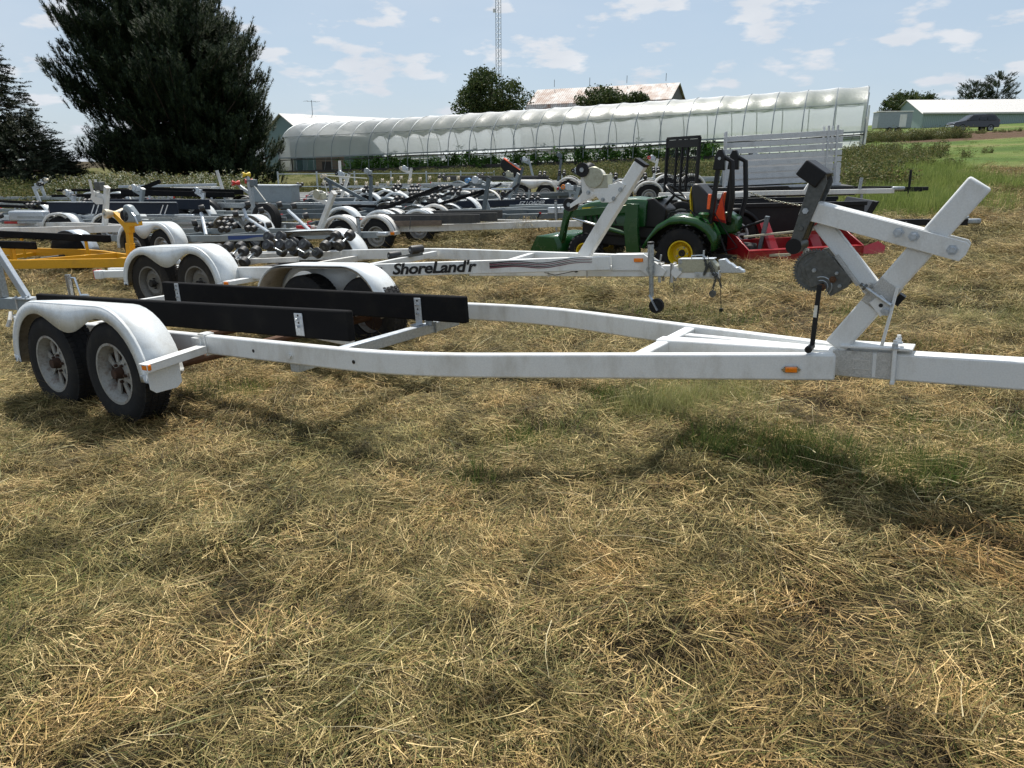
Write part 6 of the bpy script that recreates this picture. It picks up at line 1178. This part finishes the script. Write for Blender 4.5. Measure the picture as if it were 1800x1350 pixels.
for sg in (-1, 1):
    fnd = []; 
    for k in range(15): a = R(200-k*13); fnd.append((.02+.43*math.cos(a), .36+.43*math.sin(a)))
    fnd = [(-.46, .42), (-.44, .58), (-.35, .70), (-.2, .775), (0, .80), (.18, .775), (.33, .68), (.44, .52), (.52, .38)]
    b = MB(); b.band([(x_, sg*.60, z_) for x_, z_ in fnd], [(x_, sg*.30, z_+.03) for x_, z_ in fnd]); b.band([(x_, sg*.60, z_) for x_, z_ in fnd], [(x_*.93, sg*.605, z_-.075 if z_ > .55 else z_-.02) for x_, z_ in fnd]); ff = b.build('rear_fender', M['green'], TR, 0, .008, ang=50)
    b = MB(); b.plate(fnd+[(.40, .38), (.30, .58), (.16, .68), (0, .71), (-.18, .68), (-.30, .60), (-.36, .42)], (0, sg*.34, 0), (1, 0, 0), (0, 0, 1), .01); b.build('inner_guard', M['blackp'], ff)
    MB().tube([(.25, sg*.42, .76), (.22, sg*.42, .84), (-.05, sg*.42, .88), (-.12, sg*.42, .80)], .012, 6).build('grab_handle', M['blackp'], ff)
MB().lathe((-.24, .46, .83), (0, 0, 1), [(-.03, .06), (.02, .075), (.04, .05)], 16).build('cup', M['green'], TR)
# seat
MB().plate([(-.18, .70), (.22, .72), (.25, .80), (-.15, .80)], (0, 0, 0), (1, 0, 0), (0, 0, 1), .42).build('seat', M['seat'], TR, .02)
MB().plate([(-.17, .74), (-.03, .74), (.05, 1.16), (.02, 1.21), (-.06, 1.20), (-.22, 1.05), (-.27, .80)], (0, 0, 0), (1, 0, 0), (0, 0, 1), .38).build('backrest', M['seat'], TR, .03)
MB().plate([(-.005, .76), (.030, .76), (.085, 1.06), (.070, 1.18), (.03, 1.20), (.05, 1.10)], (-.01, 0, -.02), (1, 0, 0), (0, 0, 1), .30).build('seat_cushion', M['gyellow'], TR, .015)
# folded roll bar
for sg in (-1, 1):
    q = MB().bar((-.30, sg*.36, .45), (-.34, sg*.36, 1.52), .05, .075, up=(0, 1, 0)).build('roll_bar_post', M['blackp'], TR, .006)
    MB().plate([(-.07, -.13), (.075, -.13), (.06, .05), (.03, .12), (-.02, .12), (-.06, .04)], (-.35, sg*.36, 1.52), (1, 0, 0), (0, 0, 1), .085).build('hinge_plate', M['blackp'], q, .01); MB().lathe((-.35, sg*.36, 1.53), (0, sg, 0), [(.03, .022), (.055, .02)], 8).build('hinge_bolt', M['galv'], q)
    MB().box((-.270, sg*.38, 1.0), (.045, .03, .19)).build('warning_lamp', M['orange'], q, .008)
b = MB(); b.tube([(-.37, .36, 1.56), (-.50, .36, 1.50), (-.56, .36, 1.05), (-.53, .33, .78), (-.50, .20, .74), (-.50, -.20, .74), (-.53, -.33, .78), (-.56, -.36, 1.05), (-.50, -.36, 1.50), (-.37, -.36, 1.56)], .033, 8); b.build('folded_roll_bar', M['blackp'], TR)
tri = [(-.20, -.13), (.20, -.13), (.0, .24)]; MB().plate(tri, (-.40, .26, .88), (-.62, .78, 0), (0, 0, 1), .006).build('slow_vehicle_triangle', M['smvr'], TR)
MB().plate([(-.165, -.085), (.165, -.085), (.0, .215)], (-.404, .262, .868), (-.62, .78, 0), (0, 0, 1), .012).build('slow_vehicle_triangle', M['smv'], TR)
MB().plate([(-.33, .55), (-.62, .62), (-.60, .80), (-.45, .88), (-.33, .82)], (0, 0, 0), (1, 0, 0), (0, 0, 1), .30).build('rear_tank', M['green'], TR, .03)
# loader: arms, mast, bucket
for sg in (-1, 1):
    y_ = sg*.41; am = MB().bar((.74, y_, .86), (1.78, y_, .72), .06, .10, up=(0, 0, 1)).build('loader_arm', M['green'], TR, .006); MB().bar((1.74, y_, .76), (1.84, y_, .22), .065, .12, up=(0, 1, 0)).build('lower_arm', M['green'], am, .006)
    MB().plate([(.60, .28), (.80, .28), (.86, .60), (.84, .92), (.68, .92), (.66, .60)], (0, sg*.41, 0), (1, 0, 0), (0, 0, 1), .08).build('loader_mast', M['green'], am, .006)
    MB().tube([(.84, y_, .52), (1.30, y_, .60)], .032, 10).build('lift_cylinder', M['green'], am); MB().tube([(1.28, y_, .60), (1.66, y_, .67)], .016, 8).build('piston', M['chrome'], am)
    MB().tube([(1.66, y_+sg*.03, .80), (1.80, y_+sg*.03, .52)], .03, 10).build('tilt_cylinder', M['green'], am); MB().tube([(1.80, y_+sg*.03, .52), (1.88, y_+sg*.03, .36)], .015, 8).build('piston', M['chrome'], am)
    MB().lathe((1.74, y_, .76), (0, sg, 0), [(-.04, .05), (.045, .05), (.05, .02)], 14).build('pivot_pin', M['green'], am)
    MB().bar((1.785, sg*.448, .50), (1.805, sg*.448, .40), .06, .003, up=(0, 1, 0)).build('warning_sticker', M['sticker'], am); MB().bar((1.805, sg*.4485, .40), (1.815, sg*.4485, .34), .06, .003, up=(0, 1, 0)).build('warning_sticker', M['orange'], am)
    MB().plate([(0, 0), (.03, .012), (.05, .04), (.03, .03), (.0, .03), (-.02, .012)], (1.70, sg*.444, .725), (1, 0, 0), (0, 0, 1), .003).build('leaping_mark', M['gyellow'], am)
bk = MB(); pr = [(2.02, .42), (2.10, .47), (2.02, .40), (1.99, .10), (2.06, .0), (2.55, .0)]
prof = [(2.12, .40), (1.84, .40), (1.78, .28), (1.79, .08), (1.87, .01), (2.30, .0)]
bk.band([(x_, -.62, z_) for x_, z_ in prof], [(x_, .62, z_) for x_, z_ in prof]); bko = bk.build('bucket', M['green'], TR, 0, .012)
for y_ in (-.62, .62): MB().plate([prof[0], prof[1], prof[2], prof[3], prof[4], prof[5]], (0, y_, 0), (1, 0, 0), (0, 0, 1), .012).build('bucket_side', M['green'], bko)
# three point hitch and mower pto guard
for sg in (-1, 1): MB().bar((-.15, sg*.25, .30), (-.85, sg*.30, .33), .03, .06, up=(0, 0, 1)).build('lower_link', M['dark'], TR); MB().tube([(-.35, sg*.22, .70), (-.55, sg*.28, .34)], .018, 6).build('lift_rod', M['blackp'], TR)
MB().tube([(-.38, 0, .56), (-.95, 0, .80)], .018, 8).build('top_link', M['blackp'], TR); MB().bar((-.95, 0, .84), (-.90, 0, .38), .05, .09, up=(0, 1, 0)).build('hitch_frame', M['grey'], TR, .005)
MB().tube([(-.3, .3, .9), (-.55, .33, .6), (-.68, .3, .45), (-.5, .3, .38)], .008, 5).build('hose', M['blackp'], TR)
MB().bar((-.90, .3, .36), (-1.35, .3, .42), .03, .03).build('drawbar', M['zincy'], TR)
MB().box((-.75, .1, .40), (.22, .3, .18)).build('gear_case', M['dark'], TR, .03)
# ------------------------------------------------------------------ parked car at the top of the slope
CAR = empty('parked_car', P(47.6, 80.5, -.02), (0, -.0, R(176)), 'dark grey estate car parked at the top of the slope before the long building', 'car')
CAR.scale = (.96, .96, 1.0)
pf = [(2.25, .45), (2.35, .70), (2.2, .92), (1.15, 1.08), (.45, 1.62), (-1.75, 1.70), (-2.25, 1.15), (-2.35, .75), (-2.3, .42)]
def carsec(k, zz, y_): return y_
b = MB(); n_ = len(pf); L1 = [(x_, .92 if z_ < 1.2 else .74, z_) for x_, z_ in pf]; L2 = [(x_, -.92 if z_ < 1.2 else -.74, z_) for x_, z_ in pf]
b.add(L1+L2, [tuple(range(n_)), tuple(range(2*n_-1, n_-1, -1))]+[(i, n_+i, n_+(i+1) % n_, (i+1) % n_) for i in range(n_)]); body = b.build('body', M['carbody'], CAR, .04)
for sg in (-1, 1):
    for px_ in ([(1.0, 1.10), (.45, 1.52), (-.1, 1.56), (-.1, 1.10)], [(-.18, 1.10), (-.18, 1.56), (-.95, 1.60), (-.95, 1.10)], [(-1.03, 1.10), (-1.03, 1.60), (-1.65, 1.60), (-1.95, 1.2), (-1.9, 1.10)]):
        MB().plate([(x_, z_-1.1) for x_, z_ in px_], (0, sg*.935, 1.10), (1, 0, 0), (0, -sg*.36, .93), .02).build('window', M['glass'], CAR)
    for xx in (1.45, -1.45): wheel(CAR, (xx, sg*.84, .35), sg, .35, .22, .23, 'disc', 'rubber', 'rimg')
    MB().box((2.22, sg*.70, .74), (.18, .32, .14)).build('headlight', M['chrome'], CAR, .03); MB().box((-2.28, sg*.74, 1.0), (.10, .26, .26)).build('tail_light', M['redl'], CAR, .03); MB().box((.95, sg*1.0, 1.12), (.16, .16, .12)).build('wing_mirror', M['carbody'], CAR, .03)
    MB().tube([(.3, sg*.66, 1.70), (-1.6, sg*.66, 1.76)], .025, 6).build('roof_rail', M['galv'], CAR)
MB().plate([(-.70, 0), (.70, 0), (.62, .78), (-.62, .78)], (1.13, 0, 1.09), (0, 1, 0), (-.79, 0, .61), .03).build('windscreen', M['glass'], CAR); MB().box((2.30, 0, .50), (.14, 1.7, .20)).build('bumper', M['galvw'], CAR, .04)
